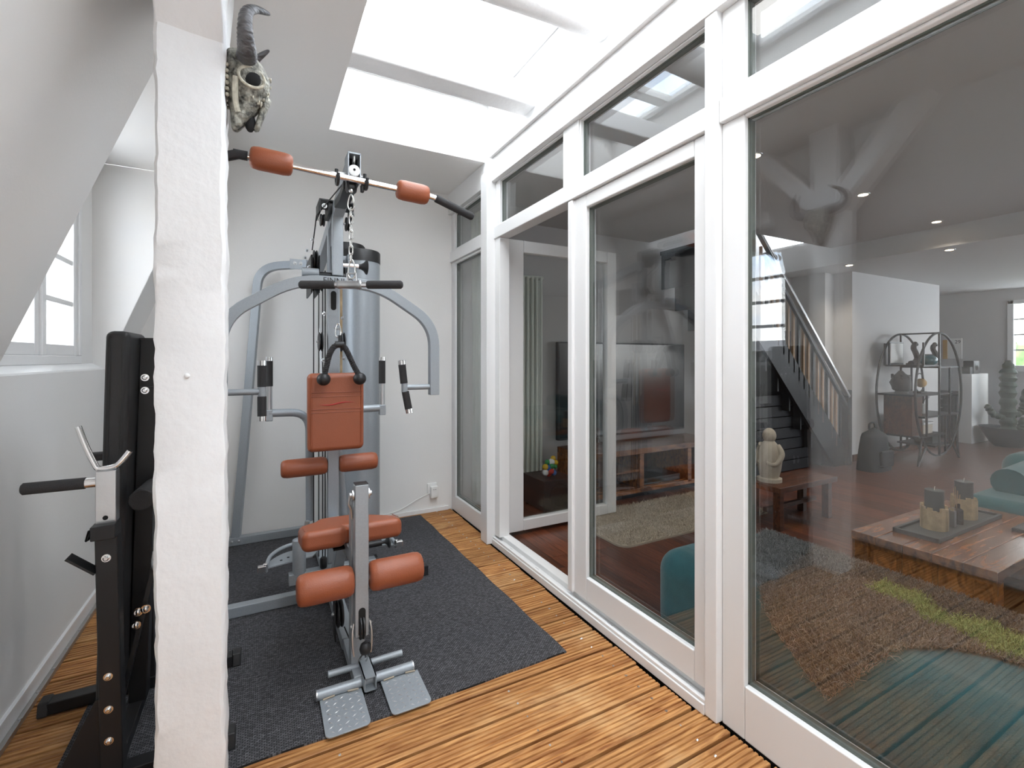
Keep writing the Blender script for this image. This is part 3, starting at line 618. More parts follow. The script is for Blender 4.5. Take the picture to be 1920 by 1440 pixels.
# cables and guide rods
for x, y_ in ((.252, 2.80), (.278, 2.80), (.296, 2.78), (.300, 2.70)): part(MB().cyl((x, y_, .15), (x, y_, 1.72), .003, 6), 'cable', 'black_plastic')
for x in (.375, .402): part(MB().cyl((x, 3.10, .06), (x, 3.10, 1.84), .009, 10), 'guide_rod', 'chrome', smooth=True)
part(MB().tube([(CX - .09, 2.75, 1.835), (CX - .09, 2.52, 1.96), (CX - .02, 2.10, 2.0)], .003, 6), 'cable', 'black_plastic')
wt = part(MB().box(CX + .04, CX + .052, 2.655, 2.665, .9, 1.62), 'selector_strap', 'driftwood')
# weight stack shroud
sh = part(MB().lathe((.592, 3.31, .06), (0, 0, 1), [(0, .128), (1.835, .128)], 48), 'weight_shroud', 'silver', smooth=True)
MB().lathe((.592, 3.31, 1.893), (0, 0, 1), [(0, .131), (.07, .131), (.078, .126), (.078, .01)], 48).build('shroud_cap', 'black_plastic', sh, smooth=True)
sh = part(MB().lathe((.53, 3.45, .06), (0, 0, 1), [(0, .115), (1.89, .115)], 40), 'weight_shroud', 'silver', smooth=True)
MB().lathe((.53, 3.45, 1.95), (0, 0, 1), [(0, .118), (.08, .118), (.09, .11), (.09, .01)], 40).build('shroud_cap', 'black_plastic', sh, smooth=True)
part(MB().box(CX - .06, .72, 3.20, 3.58, FZ + .05, .075), 'stack_base', bevel=.003)
# foot plate frame
fp = part(MB().cyl((.176, 1.825, .032), (.524, 1.825, .032), .0175, 20), 'footplate_bar', smooth=True)
for x, s in ((.176, -1), (.524, 1)): MB().lathe((x, 1.825, .032), (s, 0, 0), [(0, .0185), (.004, .0185), (.006, .015)], 18).build('end_cap', 'steel', fp, smooth=True)
MB().cyl((.221, 1.895, .052), (.502, 1.895, .052), .0125, 16).build('pull_bar', 'silver', fp, smooth=True)
bx = MB()
for b in ((.332, .376, 1.775, 1.90, .020, .024), (.332, .376, 1.775, 1.90, .068, .072), (.332, .336, 1.775, 1.90, .020, .072), (.372, .376, 1.775, 1.90, .020, .072)): bx.box(*b)
bx.build('square_socket', 'silver', fp)
for xa, xb in ((.183, .328), (.398, .542)):
    c = .018; pl = [(xa, 1.81), (xa, 1.625 + c)] + [(xa + c - c * math.cos(a), 1.625 + c - c * math.sin(a)) for a in (.4, .8, 1.2)] + [(xa + c, 1.625), (xb - c, 1.625)] + [(xb - c + c * math.sin(a), 1.625 + c - c * math.cos(a)) for a in (.4, .8, 1.2)] + [(xb, 1.625 + c), (xb, 1.81)]
    m = MB().prism(pl, .011, .0155); m.v = [(x, y_, z + (y_ - 1.625) * .03) for x, y_, z in m.v]
    fo = m.build('foot_plate', 'silver', fp, bevel=.001)
    m = MB()
    for i in range(5):
        for j in range(8):
            a = math.radians(35 if (i + j) % 2 else -40); cx_, cy_ = xa + .022 + i * .026, 1.645 + j * .021; q = .0115; zt = .0155 + (cy_ - 1.625) * .03
            d = V(math.cos(a), math.sin(a), 0); s_ = V(-math.sin(a), math.cos(a), 0); P0 = V(cx_, cy_, zt)
            m.add([P0 - d * q, P0 + s_ * .003, P0 + d * q, P0 - s_ * .003, P0 + V(0, 0, .0024)], [(0, 1, 4), (1, 2, 4), (2, 3, 4), (3, 0, 4)])
    m.build('tread_ridges', 'steel', fo)
    wd = MB().tube([(xa + .01, 1.805, .024), (xa + .05, 1.806, .026)], .003, 6).tube([(xb - .05, 1.806, .026), (xb - .012, 1.805, .024)], .003, 6).build('weld_bead', 'rug_base', fo)
def carabiner(c, h, w, r, parent, up=V(0, 0, 1), side=V(1, 0, 0), mat='chain', name='carabiner'):
    c = Vector(c); pts = [c + side * (w * math.cos(a) * (1 - .35 * math.sin(a))) + up * (h * math.sin(a)) for a in [2 * math.pi * i / 22 for i in range(22)]]
    return MB().tube(pts, r, 8, closed=True).build(name, mat, parent, smooth=True)
MB().lathe((CX + .012, 1.812, .142), (0, -.1, 1), [(0, .01), (.006, .018), (.02, .022), (.036, .018), (.044, .009)], 18).build('cable_stop', 'black_plastic', lev, smooth=True)
carabiner((CX + .014, 1.858, .098), .047, .015, .003, lev, up=V(0, -.62, .78))

# ------------------------------------------------------------------ lat bar, row bar on a chain, triceps rope
def lz(x): return 1.980 - .05 * (x - .03)
lat = thing('lat_bar', (.3, 1.957, 1.955), 'long bent pull-down bar with two brown foam rollers hanging at the top of the gym', 'bar')
pts = bend([(-.225, 1.957, 1.925), (-.075, 1.957, lz(-.07)), (.655, 1.957, lz(.655)), (.826, 1.957, 1.893)], .04, 5)
MB().tube(pts, .0125, 16).build('tube', 'chrome', lat, smooth=True)
roller((-.040, 1.957, lz(-.04)), (.103, 1.957, lz(.103)), .041).build('foam_roller', 'leather', lat, smooth=True)
roller((.497, 1.957, lz(.497)), (.634, 1.957, lz(.634)), .041).build('foam_roller', 'leather', lat, smooth=True)
e0, e1 = V(.655, 1.957, lz(.655)), V(.826, 1.957, 1.893); d = (e1 - e0).normalized()
MB().lathe(e0 + d * .012, d, [(0, .0155), (.004, .017), (.178, .017), (.186, .012)], 18).build('grip', 'foam', lat, smooth=True)
e0, e1 = V(-.075, 1.957, lz(-.075)), V(-.225, 1.957, 1.925); d = (e1 - e0).normalized()
MB().lathe(V(-.046, 1.957, lz(-.046)), V(-1, 0, .02), [(0, .0165), (.045, .0165)], 18).build('grip', 'foam', lat, smooth=True)
MB().lathe(e0, d, [(0, .017), (.162, .017), (.17, .012)], 18).build('grip', 'foam', lat, smooth=True)

XC, YC = .314, 1.957
row = thing('row_bar', (XC, YC, 1.54), 'short straight bar with black foam grips hanging on a chain', 'bar')
right = V(.883, -.470, 0); c0 = V(XC, YC, 1.543)
MB().cyl(c0 - right * .19, c0 + right * .19, .011, 14).build('tube', 'chrome', row, smooth=True)
MB().lathe(c0 - right * .052, right, [(0, .016), (.006, .0175), (.012, .0155), (.075, .0155), (.08, .019), (.09, .019), (.094, .015)], 20).build('swivel_collar', 'steel', row, smooth=True)
for s in (-1, 1): MB().lathe(c0 + right * (s * .064), right * s, [(0, .014), (.003, .0165), (.135, .0165), (.142, .011), (.144, .004)], 18).build('grip', 'foam', row, smooth=True)
MB().tube([c0 + V(0, 0, .012) - right * .014, c0 + V(0, 0, .045) - right * .014, c0 + V(0, 0, .045) + right * .02, c0 + V(0, 0, .012) + right * .022], .005, 8).build('shackle', 'steel', row, smooth=True)
carabiner((XC + .003, YC, 1.605), .038, .014, .003, row, side=right)
carabiner((XC, YC, 1.872), .032, .012, .0028, row, side=right)
MB().ball((XC, YC, 1.918), .009, 10).build('eye_bolt', 'chrome', row, smooth=True)
zt = 1.848; nl = 7; lh = (1.848 - 1.635) / nl
for i in range(nl):
    sd = right if i % 2 else V(.47, .883, 0); c = V(XC, YC, zt - (i + .5) * lh); q = lh / 2 + .0035; w_ = .0075
    pts = []
    for a in [2 * math.pi * k / 16 for k in range(16)]: pts.append(c + sd * (w_ * math.cos(a)) + V(0, 0, (q - w_) * (1 if math.sin(a) > 0 else -1) * (0 if abs(math.sin(a)) < .05 else 1) + w_ * math.sin(a)))
    MB().tube(pts, .0023, 8, closed=True).build('chain_link', 'chain', row, smooth=True)

rope = thing('triceps_rope', (.335, 2.42, 1.31), 'black twisted triceps rope with ball ends hanging in front of the backrest', 'rope')
def twisted(path, r, parent):
    path = crom(path, 14); n = len(path); m = MB()
    for k in range(3):
        pts = []; s = 0
        for i, p in enumerate(path):
            t = (path[min(i + 1, n - 1)] - path[max(i - 1, 0)]).normalized(); e = t.cross(V(0, 1, 0)).normalized(); g = t.cross(e)
            if i: s += (path[i] - path[i - 1]).length
            a = s * 210 + k * 2.094; pts.append(p + (e * math.cos(a) + g * math.sin(a)) * r * .56)
        m.tube(pts, r * .50, 8)
    return m.build('twisted_rope', 'foam', parent, smooth=True)
twisted([(.322, 2.42, 1.312), (.305, 2.42, 1.30), (.288, 2.42, 1.265), (.275, 2.42, 1.21), (.265, 2.42, 1.165)], .0135, rope)
twisted([(.345, 2.42, 1.312), (.36, 2.42, 1.30), (.378, 2.42, 1.265), (.402, 2.42, 1.21), (.425, 2.42, 1.168)], .0135, rope)
for x in (.262, .430): MB().ball((x, 2.42, 1.148), .032, 20, (1, 1, .97)).build('ball', 'black_plastic', rope, smooth=True)
MB().cyl((.315, 2.42, 1.316), (.355, 2.42, 1.316), .0165, 16).cyl((.335, 2.42, 1.32), (.335, 2.42, 1.362), .007, 10).build('clamp', 'black_plastic', rope, smooth=True)
carabiner((.330, 2.43, 1.385), .035, .013, .0028, rope, side=right)
MB().lathe((.327, 2.515, 1.40), (.15, -1, -.1), [(0, .006), (.07, .006), (.08, .008)], 10).build('cable_end', 'steel', rope, smooth=True)

# ------------------------------------------------------------------ weight bench behind the post
wb = thing('weight_bench', (-.39, 1.98, 0), 'black folded weight bench standing upright between the post and the left wall', 'weight bench')
def bp_(mb, name, mat='black_metal', **k): return mb.build(name, mat, wb, **k)
for i, yy in enumerate((1.74, 2.20)):
    up = bp_(MB().sweep([(-.382, yy + .025, .009), (-.397, yy + .025, .775)], .052, .05), 'upright', bevel=.004)
    MB().sweep([(-.397, yy + .0, .735), (-.398, yy + .0, .775)], .056, .054).sweep([(-.428, yy - .01, .765), (-.434, yy - .015, .735)], .006, .03).build('sleeve_collar', 'black_metal', up, bevel=.003)
    ps = bp_(MB().box(-.421, -.374, yy + .004, yy + .046, .70, .925), 'inner_post', 'steel', bevel=.003)
    MB().tube(crom([(-.462, yy + .02, 1.055), (-.446, yy + .02, 1.0), (-.426, yy + .02, .945), (-.415, yy + .02, .93), (-.382, yy + .02, .932), (-.366, yy + .02, .945), (-.345, yy + .02, .975)], 5), .008, 10).build('bar_catch', 'chrome', ps, smooth=True)
    L0 = .16 if i == 0 else .13
    MB().cyl((-.42, yy + .02, .892), (-.45, yy + .02, .892), .014, 14).build('handle_stub', 'chrome', ps, smooth=True)
    MB().lathe((-.446, yy + .02, .892), (-1, 0, 0), [(0, .0165), (L0 - .03, .0165), (L0 - .026, .012)], 16).build('grip', 'foam', ps, smooth=True)
    MB().cyl((-.398, yy + .0025, .745 if 0 else .79), (-.398, yy + .0045, .79), .0065, 12).build('hole', 'dark_hole', ps)
    MB().sweep([(-.42, yy + .015, .635), (-.482, yy + .015, .69)], .006, .045).build('safety_catch', 'black_metal', up)
    for zz in (.675, .333, .238, .147): bolt((-.395 + (.675 - zz) * .012, yy, zz), (0, -1, 0), .0075, 'chrome', wb)
    fb = bp_(MB().box(-.66, -.105, yy - .005, yy + .045, .008, .05), 'foot_bar', bevel=.003)
    for xa in (-.685, -.105): MB().prism([(yy - .012, .0085), (yy + .055, .0085), (yy + .05, .054), (yy, .054)], xa, xa + .03, 'x').build('end_cap', 'black_plastic', fb, bevel=.004)
    bp_(MB().prism([(-.52, .05), (-.41, .05), (-.41, .26), (-.425, .26)], yy + .022, yy + .028, 'y'), 'gusset')
bp_(MB().box(-.41, -.37, 1.79, 2.20, .01, .05), 'base_beam', bevel=.003)
pd = MB().box(-.428, -.366, 1.865, 2.11, .16, 1.335); pd.v = [(x + (z - 1.335) * .022, y_, z) for x, y_, z in pd.v]
pd = bp_(pd, 'pad', 'vinyl_black', bevel=.02, seg=4)
for q in (.016, .045): MB().tube([(-.428 + q + (.2 - 1.335) * .022, 1.864, .2), (-.428 + q - .001, 1.864, 1.31)], .0018, 6).build('seam', 'black_plastic', pd)
fr = bp_(MB().sweep([(-.368, 2.0, .10), (-.336, 2.0, 1.315)], .05, .055), 'bench_frame', bevel=.004)
MB().sweep([(-.336, 2.0, 1.312), (-.336, 2.0, 1.318)], .052, .057).build('end_cap', 'black_plastic', fr)
bp_(MB().prism([(-.36, 1.155), (-.315, 1.155), (-.29, 1.14), (-.28, 1.07), (-.295, 1.055), (-.315, 1.06), (-.36, 1.12)], 1.962, 1.968, 'y'), 'hinge_plate')
for x, zz in ((-.345, 1.142), (-.306, 1.138), (-.345, 1.185)): bolt((x, 1.962, zz), (0, -1, 0), .008, 'chrome', wb)
bp_(MB().sweep([(-.30, 2.03, .05), (-.285, 2.03, 1.22)], .03, .03), 'rear_leg', bevel=.003)
bp_(MB().sweep([(-.41, 1.86, .06), (-.30, 1.90, .62)], .012, .03), 'stay')
bp_(MB().cyl((-.29, 2.02, 1.235), (-.25, 2.02, 1.235), .013), 'peg', 'black_plastic')
rl = bp_(MB().lathe((-.325, 1.80, .815), (.05, 1, 0), [(0, .012), (0, .03), (.004, .034), (.15, .034), (.154, .03)], 22), 'foam_roller', 'foam', smooth=True)
for p in ((-.345, 1.86, .45), (-.35, 1.86, .41), (-.325, 1.86, .455)): bolt(p, (0, -1, 0), .009, 'chrome', wb)
bp_(MB().tube(crom([(-.31, 1.9, .62), (-.31, 1.88, .58), (-.29, 1.87, .55)]), .005, 8), 'hook_wire', 'steel', smooth=True)

# ------------------------------------------------------------------ horned skulls
def skull(loc, rz, label, mats, horn, sc_=1.0, cat='wall decoration'):
    t = thing('horned_skull', loc, label, cat); bone, hornm = mats; R = Matrix.Rotation(rz, 3, 'Z')
    def T(p): return Vector(loc) + R @ Vector((p[0] * .9, p[1] * sc_, p[2] * sc_))
    rows = [(.150, .0, .05, .055), (.145, -.0, .075, .075), (.125, -.002, .102, .086), (.10, -.002, .115, .088), (.07, -.002, .125, .092), (.04, -.002, .128, .094), (.01, -.002, .124, .086), (-.02, 0, .115, .072), (-.05, .006, .10, .058), (-.08, .012, .085, .048), (-.11, .012, .066, .042), (-.14, .014, .048, .034), (-.165, .018, .034, .022)]
    m = MB(); sg = 24; vs = []
    for z, x0, x1, w in rows:
        for k in range(sg):
            a = 2 * math.pi * k / sg; cx_ = (x0 + x1) / 2; rx = (x1 - x0) / 2; co, si = math.cos(a), math.sin(a)
            co = math.copysign(abs(co) ** .75, co); si = math.copysign(abs(si) ** .8, si); vs.append(T((cx_ + rx * co, w * si, z)))
    fs = [tuple(range(sg)), tuple(range((len(rows) - 1) * sg, len(rows) * sg))]
    for i in range(len(rows) - 1):
        for k in range(sg): fs.append((i * sg + k, i * sg + (k + 1) % sg, (i + 1) * sg + (k + 1) % sg, (i + 1) * sg + k))
    sk = m.add(vs, fs).build('cranium', bone, t, smooth=True, subsurf=1)
    # nasal bone overhanging the muzzle, dark nasal opening
    nb = MB()
    nb.grid(lambda u, v: T((.118 - .036 * v + .012 * math.cos((u - .5) * 3.1), (u - .5) * (.085 - .055 * v), -.01 - .135 * v)), 9, 9)
    nb.build('nasal_bone', bone, t, smooth=True).modifiers.new('t', 'SOLIDIFY').thickness = .008
    MB().ball(T((.068, 0, -.115)), .03 * sc_, 14, (.7, .55, 1.4)).build('nasal_opening', 'dark_hole', t, smooth=True)
    for s in (-1, 1):
        c = (.074, s * .080, .034); ring_ = [T((c[0] + .036 * math.cos(a), c[1] + s * (.004 - .022 * math.cos(a) * .5), c[2] + .039 * math.sin(a))) for a in [2 * math.pi * i / 24 for i in range(24)]]
        MB().tube(ring_, .006 * sc_, 8, closed=True).build('eye_rim', 'bone_light', t, smooth=True)
        MB().ball(T((c[0], s * .078, c[2])), .034 * sc_, 16, (1, .45, 1.05)).build('eye_socket', 'dark_hole', t, smooth=True)
        cb = MB().tube(crom([T((.03, s * .088, .02)), T((.028, s * .075, -.03)), T((.03, s * .055, -.075)), T((.035, s * .045, -.10))], 5), .011 * sc_, 8).build('cheek_bone', 'bone_light', t, smooth=True)
        for k in range(6): MB().ball(T((.006, s * (.087 - .006 * k), .06 - .021 * k)), .0085 * sc_, 8).build('tooth', 'bone_light', t, smooth=True)
        hp = crom([T((p[0], s * p[1], p[2])) for p in horn], 12); n = len(hp)
        rr = []
        for i in range(n):
            q = i / (n - 1); rr.append(sc_ * (.036 * (1 - q) ** .55 + .002) * (1 + (.045 * math.sin(i * 1.9) if q < .75 else 0)))
        MB().tube(hp, rr, 18).build('horn', hornm, t, smooth=True)
    for k in range(44):                               # scroll relief on the forehead
        a = random.uniform(-1, 1); zz = random.uniform(-.06, .09); w = .055; c = V(.124 - .045 * a * a - max(0, -zz) * .35, a * w * 1.2, zz); q = random.uniform(.005, .010)
        pts = [T(c + V(.004, q * (1 - i / 16) * math.cos(i * .7), q * (1 - i / 16) * math.sin(i * .7))) for i in range(12)]
        MB().tube(pts, .0034 * sc_, 5).build('scroll_relief', 'bone_light', t, smooth=True)
    return t
skull((-.092, 1.585, 2.025), 0, 'silvered ornamental horned skull hung on the white timber post', ('bone', 'horn'),
      [(.058, .06, .112), (.062, .12, .108), (.060, .17, .120), (.058, .203, .155), (.062, .205, .21), (.085, .175, .255), (.125, .125, .285)], .70)

# ------------------------------------------------------------------ living room shell
ZI = 2.465
fi = sbox('floor', 'dark_hole', 1.40, 10.1, -2.0, 6.0, -.12, .0)
px = 1.475; k = 0; rest = MB(); npl = 0
while px < 9.95:
    y = -2.0 + random.uniform(-1, 0)
    while y < 5.6:
        ln = random.uniform(.9, 1.5); y0, y1 = max(y, -2.0), min(y + ln, 5.6)
        if y1 - y0 > .05:
            b = (px + .0006, px + .1094, y0 + .0006, y1 - .0006, .0, .012)
            vis = px < 5.4 and y1 > -.2 and y0 < 3.7
            if vis and npl < 290: MB().box(*b).build('plank', 'parquet', fi); npl += 1
            else: rest.box(*b)
        y += ln
    px += .11
rest.build('plank', 'parquet', fi, kind='stuff')
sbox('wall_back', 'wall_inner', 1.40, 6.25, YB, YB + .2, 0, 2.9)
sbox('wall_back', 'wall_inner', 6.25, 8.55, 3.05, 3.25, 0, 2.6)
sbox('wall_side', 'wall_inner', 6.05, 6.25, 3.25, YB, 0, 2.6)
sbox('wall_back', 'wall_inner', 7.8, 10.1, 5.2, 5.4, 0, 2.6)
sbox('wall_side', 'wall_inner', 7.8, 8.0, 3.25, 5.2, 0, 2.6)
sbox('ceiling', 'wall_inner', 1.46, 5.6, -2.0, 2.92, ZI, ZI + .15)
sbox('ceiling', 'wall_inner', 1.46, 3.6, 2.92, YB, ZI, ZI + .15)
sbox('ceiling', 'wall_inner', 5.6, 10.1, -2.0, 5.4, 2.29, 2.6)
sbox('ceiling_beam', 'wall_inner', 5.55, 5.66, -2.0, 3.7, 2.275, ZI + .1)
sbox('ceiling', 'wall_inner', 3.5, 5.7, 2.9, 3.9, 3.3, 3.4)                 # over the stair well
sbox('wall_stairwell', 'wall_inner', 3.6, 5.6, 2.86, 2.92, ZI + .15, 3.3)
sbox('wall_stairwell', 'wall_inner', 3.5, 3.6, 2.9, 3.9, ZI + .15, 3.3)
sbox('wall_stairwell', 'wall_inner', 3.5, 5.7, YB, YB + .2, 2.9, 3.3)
# far wall with the many-paned windows
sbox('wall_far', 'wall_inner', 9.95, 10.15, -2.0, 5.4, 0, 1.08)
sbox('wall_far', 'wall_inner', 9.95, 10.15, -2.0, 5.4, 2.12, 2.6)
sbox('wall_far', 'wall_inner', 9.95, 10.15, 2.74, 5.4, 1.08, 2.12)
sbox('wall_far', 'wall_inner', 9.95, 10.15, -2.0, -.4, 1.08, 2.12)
for q, (ya, yb) in enumerate(((1.75, 2.74), (.65, 1.65), (-.4, .6))):
    w = struct('window_6', (10.0, (ya + yb) / 2, 1.08))
    MB().box(9.93, 10.02, ya, ya + .07, 1.08, 2.12).box(9.93, 10.02, yb - .07, yb, 1.08, 2.12).box(9.93, 10.02, ya, yb, 1.08, 1.14).box(9.93, 10.02, ya, yb, 2.06, 2.12).build('frame', 'trim', w, bevel=.006)
    MB().box(9.90, 9.99, ya - .03, yb + .03, 1.05, 1.08).build('sill', 'trim', w, bevel=.004)
    ys = [ya + .07, (ya + yb) / 2, yb - .07]; zz = [1.14 + i * .23 for i in range(5)]
    for i in range(4):
        for j in range(2): MB().box(9.972, 9.978, ys[j], ys[j + 1], zz[i], zz[i + 1]).build('pane', 'clear_glass', w)
        if i: MB().box(9.955, 9.99, ys[0], ys[2], zz[i] - .012, zz[i] + .012).build('glazing_bar', 'trim', w)
    MB().box(9.95, 9.995, ys[1] - .025, ys[1] + .025, 1.14, 2.06).build('mullion', 'trim', w)
sbox('wall_far', 'wall_inner', 9.95, 10.15, .6, .65, 1.08, 2.12); sbox('wall_far', 'wall_inner', 9.95, 10.15, 1.65, 1.75, 1.08, 2.12)
o = sbox('baseboard_far', 'dark_wood', 9.935, 9.95, -2.0, 5.2, .012, .09); sbox('baseboard_back', 'dark_wood', 6.25, 8.5, 3.035, 3.05, .012, .09)
MB().sweep([(9.3, 3.85, 1.02), (9.75, 3.85, 2.3)], .14, .14).build('ceiling_beam', 'wall_inner')['kind'] = 'structure'
# recessed ceiling lights; the pair out of view is added to brighten the room
for q, (x, y_, z, lab) in enumerate(((2.61, 1.80, ZI, 'at the far left edge of the big window, nearest the glass'), (3.94, 1.85, ZI, 'second from the glass in its row'), (5.30, 1.91, ZI, 'third in its row, just before the ceiling step'), (5.82, 2.0, 2.29, 'on the lower ceiling past the step, end of its row'), (5.80, 2.86, 2.29, 'on the lower ceiling above the stair rail'), (2.61, .45, ZI, 'added out of view to brighten the teal sofa by the glass'), (3.94, .45, ZI, 'added out of view to brighten the coffee table end'))):
    t = thing('ceiling_spotlight', (x, y_, z), 'small round ceiling spotlight ' + lab, 'ceiling light', 'living room ceiling spotlights')
    MB().lathe((x, y_, z), (0, 0, -1), [(0, .045), (.004, .043), (.004, .032)], 24).build('ring', 'steel', t, smooth=True)
    MB().cyl((x, y_, z - .0042), (x, y_, z - .0052), .031, 20).build('lens', 'lamp', t)
    l = bpy.data.lights.new('spot', 'SPOT'); l.energy = 26; l.color = (1, .88, .74); l.spot_size = 2.2; l.spot_blend = .8; l.shadow_soft_size = .03
    lo = bpy.data.objects.new('bulb', l); COL.objects.link(lo); lo.parent = t; lo.location = (0, 0, -.012)

# ------------------------------------------------------------------ stair
stt = thing('staircase', (4.8, 3.3, .012), 'dark grey staircase rising to the left with slatted balustrade and handrail', 'staircase')
ns = 11
for i in range(ns):
    xb = 5.95 - i * .2; z = .012 + (i + 1) * .215
    MB().box(xb - .22, xb, 3.02, 3.66, z - .04, z).build('tread', 'stair', stt, bevel=.004)
    MB().box(xb - .20, xb - .18, 3.02, 3.66, max(.012, z - .40), z - .04).build('riser', 'stair', stt)
MB().prism([(5.98, .012), (5.98, .2), (3.7, 2.6), (3.55, 2.6), (3.55, 2.3), (5.75, .012)], 2.985, 3.018, 'y').build('stringer', 'stair', stt)
MB().sweep([(6.0, 2.97, .80), (4.35, 2.97, 2.52)], .035, .05, up=(0, 1, 0)).build('handrail', 'steel', stt, bevel=.008)
MB().sweep([(6.0, 2.97, .66), (4.45, 2.97, 2.30)], .03, .03, up=(0, 1, 0)).build('lower_rail', 'stair', stt)
MB().box(5.96, 6.04, 2.95, 3.03, .012, .88).build('newel_post', 'stair', stt, bevel=.004)
for i in range(17):
    xb = 5.88 - i * .09; zt = .80 + (6.0 - xb) * 1.042 - .05; zb = .15 + (5.98 - xb) * 1.05 - .10
    MB().box(xb - .011, xb + .011, 2.985, 3.008, zb, zt).build('baluster', 'baluster' if i % 3 else 'stair', stt)
for i in range(7): MB().box(4.45, 5.45, 3.10, 3.12, .02 + i * .12, .132 + i * .12).build('under_stair_board', 'stair', stt, bevel=.004)
# grey wall squares by the stair
for i, (x, z) in enumerate(((5.62, 1.45), (5.93, 1.45), (5.62, 1.1), (5.93, 1.1), (5.93, .72))):
    tag(MB().box(x - .14, x + .14, YB - .012, YB, z - .15, z + .15).build('wall_panel', 'grey_paint', bevel=.004), 'flat slate grey square panel on the wall behind the stair rail', 'wall panel', 'grey square wall panels')

# ------------------------------------------------------------------ far end of the living room
t = thing('television', (3.2, YB, .5), 'very large black flat television on the wall above the wooden media cabinet', 'television')
MB().box(2.40, 4.03, YB - .08, YB - .03, .49, 1.40).build('body', 'black_plastic', t, bevel=.006)
MB().box(2.415, 4.015, YB - .082, YB - .078, .51, 1.385).build('screen', 'tv', t)
cab = thing('media_cabinet', (3.1, 3.4, .012), 'low rustic wooden media cabinet with open compartments under the television', 'cabinet')
MB().box(2.36, 4.0, 3.13, 3.56, .40, .45).build('top', 'sheesham', cab, bevel=.004)
for x in (2.36, 2.95, 3.55, 3.95): MB().box(x, x + .05, 3.13, 3.56, .08, .40).build('side_panel', 'sheesham', cab, bevel=.004)
MB().box(2.36, 4.0, 3.13, 3.56, .06, .10).build('bottom', 'sheesham', cab, bevel=.004)
MB().box(2.41, 3.95, 3.54, 3.555, .10, .40).build('back_panel', 'dark_wood', cab)
MB().box(2.41, 2.95, 3.14, 3.54, .245, .265).build('shelf', 'sheesham', cab)
MB().box(2.38, 3.98, 3.18, 3.52, .012, .06).build('plinth', 'black_metal', cab)
t = thing('media_player', (3.25, 3.3, .10), 'black flat media player inside the wooden cabinet', 'media player')
MB().box(3.02, 3.5, 3.18, 3.5, .102, .16).build('body', 'black_plastic', t, bevel=.004); MB().box(3.04, 3.48, 3.178, 3.18, .115, .14).build('front_panel', 'tv', t)
t = thing('desk_caddy', (2.55, 3.35, .45), 'small dark wire caddy with remotes on the cabinet end', 'caddy')
MB().box(2.44, 2.66, 3.25, 3.42, .45, .50).build('tray', 'dark_wood', t, bevel=.004)
for i in range(5): MB().box(2.46 + i * .038, 2.475 + i * .038, 3.30, 3.33, .50, .53 + .02 * (i % 3)).build('remote', 'black_plastic', t)
MB().tube(crom([(2.44, 3.33, .50), (2.47, 3.33, .57), (2.55, 3.33, .60), (2.63, 3.33, .57), (2.66, 3.33, .50)]), .005, 6).build('handle', 'black_metal', t, smooth=True)
sp_ = thing('subwoofer', (2.08, 3.32, .012), 'black cube subwoofer on the parquet left of the cabinet', 'speaker')
MB().box(1.97, 2.27, 3.16, 3.50, .03, .27).build('body', 'black_plastic', sp_, bevel=.006)
MB().lathe((2.12, 3.16, .15), (0, -1, 0), [(0, .09), (.004, .09), (.004, .07), (.0015, .03), (.004, .0)], 28).build('cone', 'tv', sp_, smooth=True)
for x in (2.0, 2.24):
    for y_ in (3.19, 3.47): MB().cyl((x, y_, .012), (x, y_, .03), .015, 10).build('foot', 'black_plastic', sp_)
or_ = thing('colourful_ornament', (2.10, 3.28, .27), 'small multi-coloured ornament of painted balls on the black subwoofer', 'ornament')
cols = ['paint_red', 'paint_yellow', 'paint_blue', 'paint_green', 'paint_white']
for i, (x, y_, z, r) in enumerate(((0, 0, .03, .028), (.05, 0, .03, .026), (-.03, 0, .04, .028), (.0, 0, .075, .03), (.035, 0, .07, .025), (-.03, 0, .085, .026), (.03, 0, .12, .03), (.06, -.01, .115, .024), (-.005, .01, .12, .024), (.045, 0, .15, .022), (.02, -.02, .09, .022), (.01, -.025, .05, .024), (.05, -.02, .085, .02))):
    MB().ball((2.09 + x, 3.28 + y_, .27 + z - .002), r, 12).build('ball', cols[(i * 2 + i // 3) % 5], or_, smooth=True)
rad = thing('column_radiator', (2.12, 3.62, .012), 'tall pale column radiator on the wall behind the open door', 'radiator')
for i in range(5):
    x = 2.03 + i * .046
    MB().tube(bend([(x, 3.60, .17), (x, 3.60, 1.97)], .02, 3), .0135, 10).build('column', 'radiator', rad, smooth=True)
    MB().tube([(x, 3.645, .17), (x, 3.645, 1.97)], .0135, 10).build('column', 'radiator', rad, smooth=True)
for z in (.17, 1.97): MB().cyl((2.0, 3.622, z), (2.245, 3.622, z), .02, 14).build('header_tube', 'radiator', rad, smooth=True)
for x in (2.04, 2.2): MB().box(x, x + .02, 3.64, YB, .3, .34).build('bracket', 'radiator', rad)
MB().box(2.03, 2.05, 3.6, 3.64, .012, .17).box(2.2, 2.22, 3.6, 3.64, .012, .17).build('foot', 'radiator', rad)
for q, (x0, ya, yb, lab) in enumerate(((1.56, 3.33, 3.62, 'sheer white curtain hanging behind the far window beside the back wall'), (1.52, 2.98, 3.14, 'sheer white curtain gathered beside the open glazed door'))):
    t = thing('curtain', (x0, (ya + yb) / 2, .02), lab, 'curtain')
    MB().grid(lambda u, v: (x0 + .03 * math.sin(u * 26 + q) * (.5 + .5 * v), ya + (yb - ya) * u + .015 * math.sin(v * 5 + u * 9), .03 + 2.40 * v), 60, 12).build('cloth', 'sheer', t, smooth=True)
    MB().cyl((x0, ya - .02, 2.435), (x0, yb + .02, 2.435), .008, 10).build('track', 'white_plastic', t)

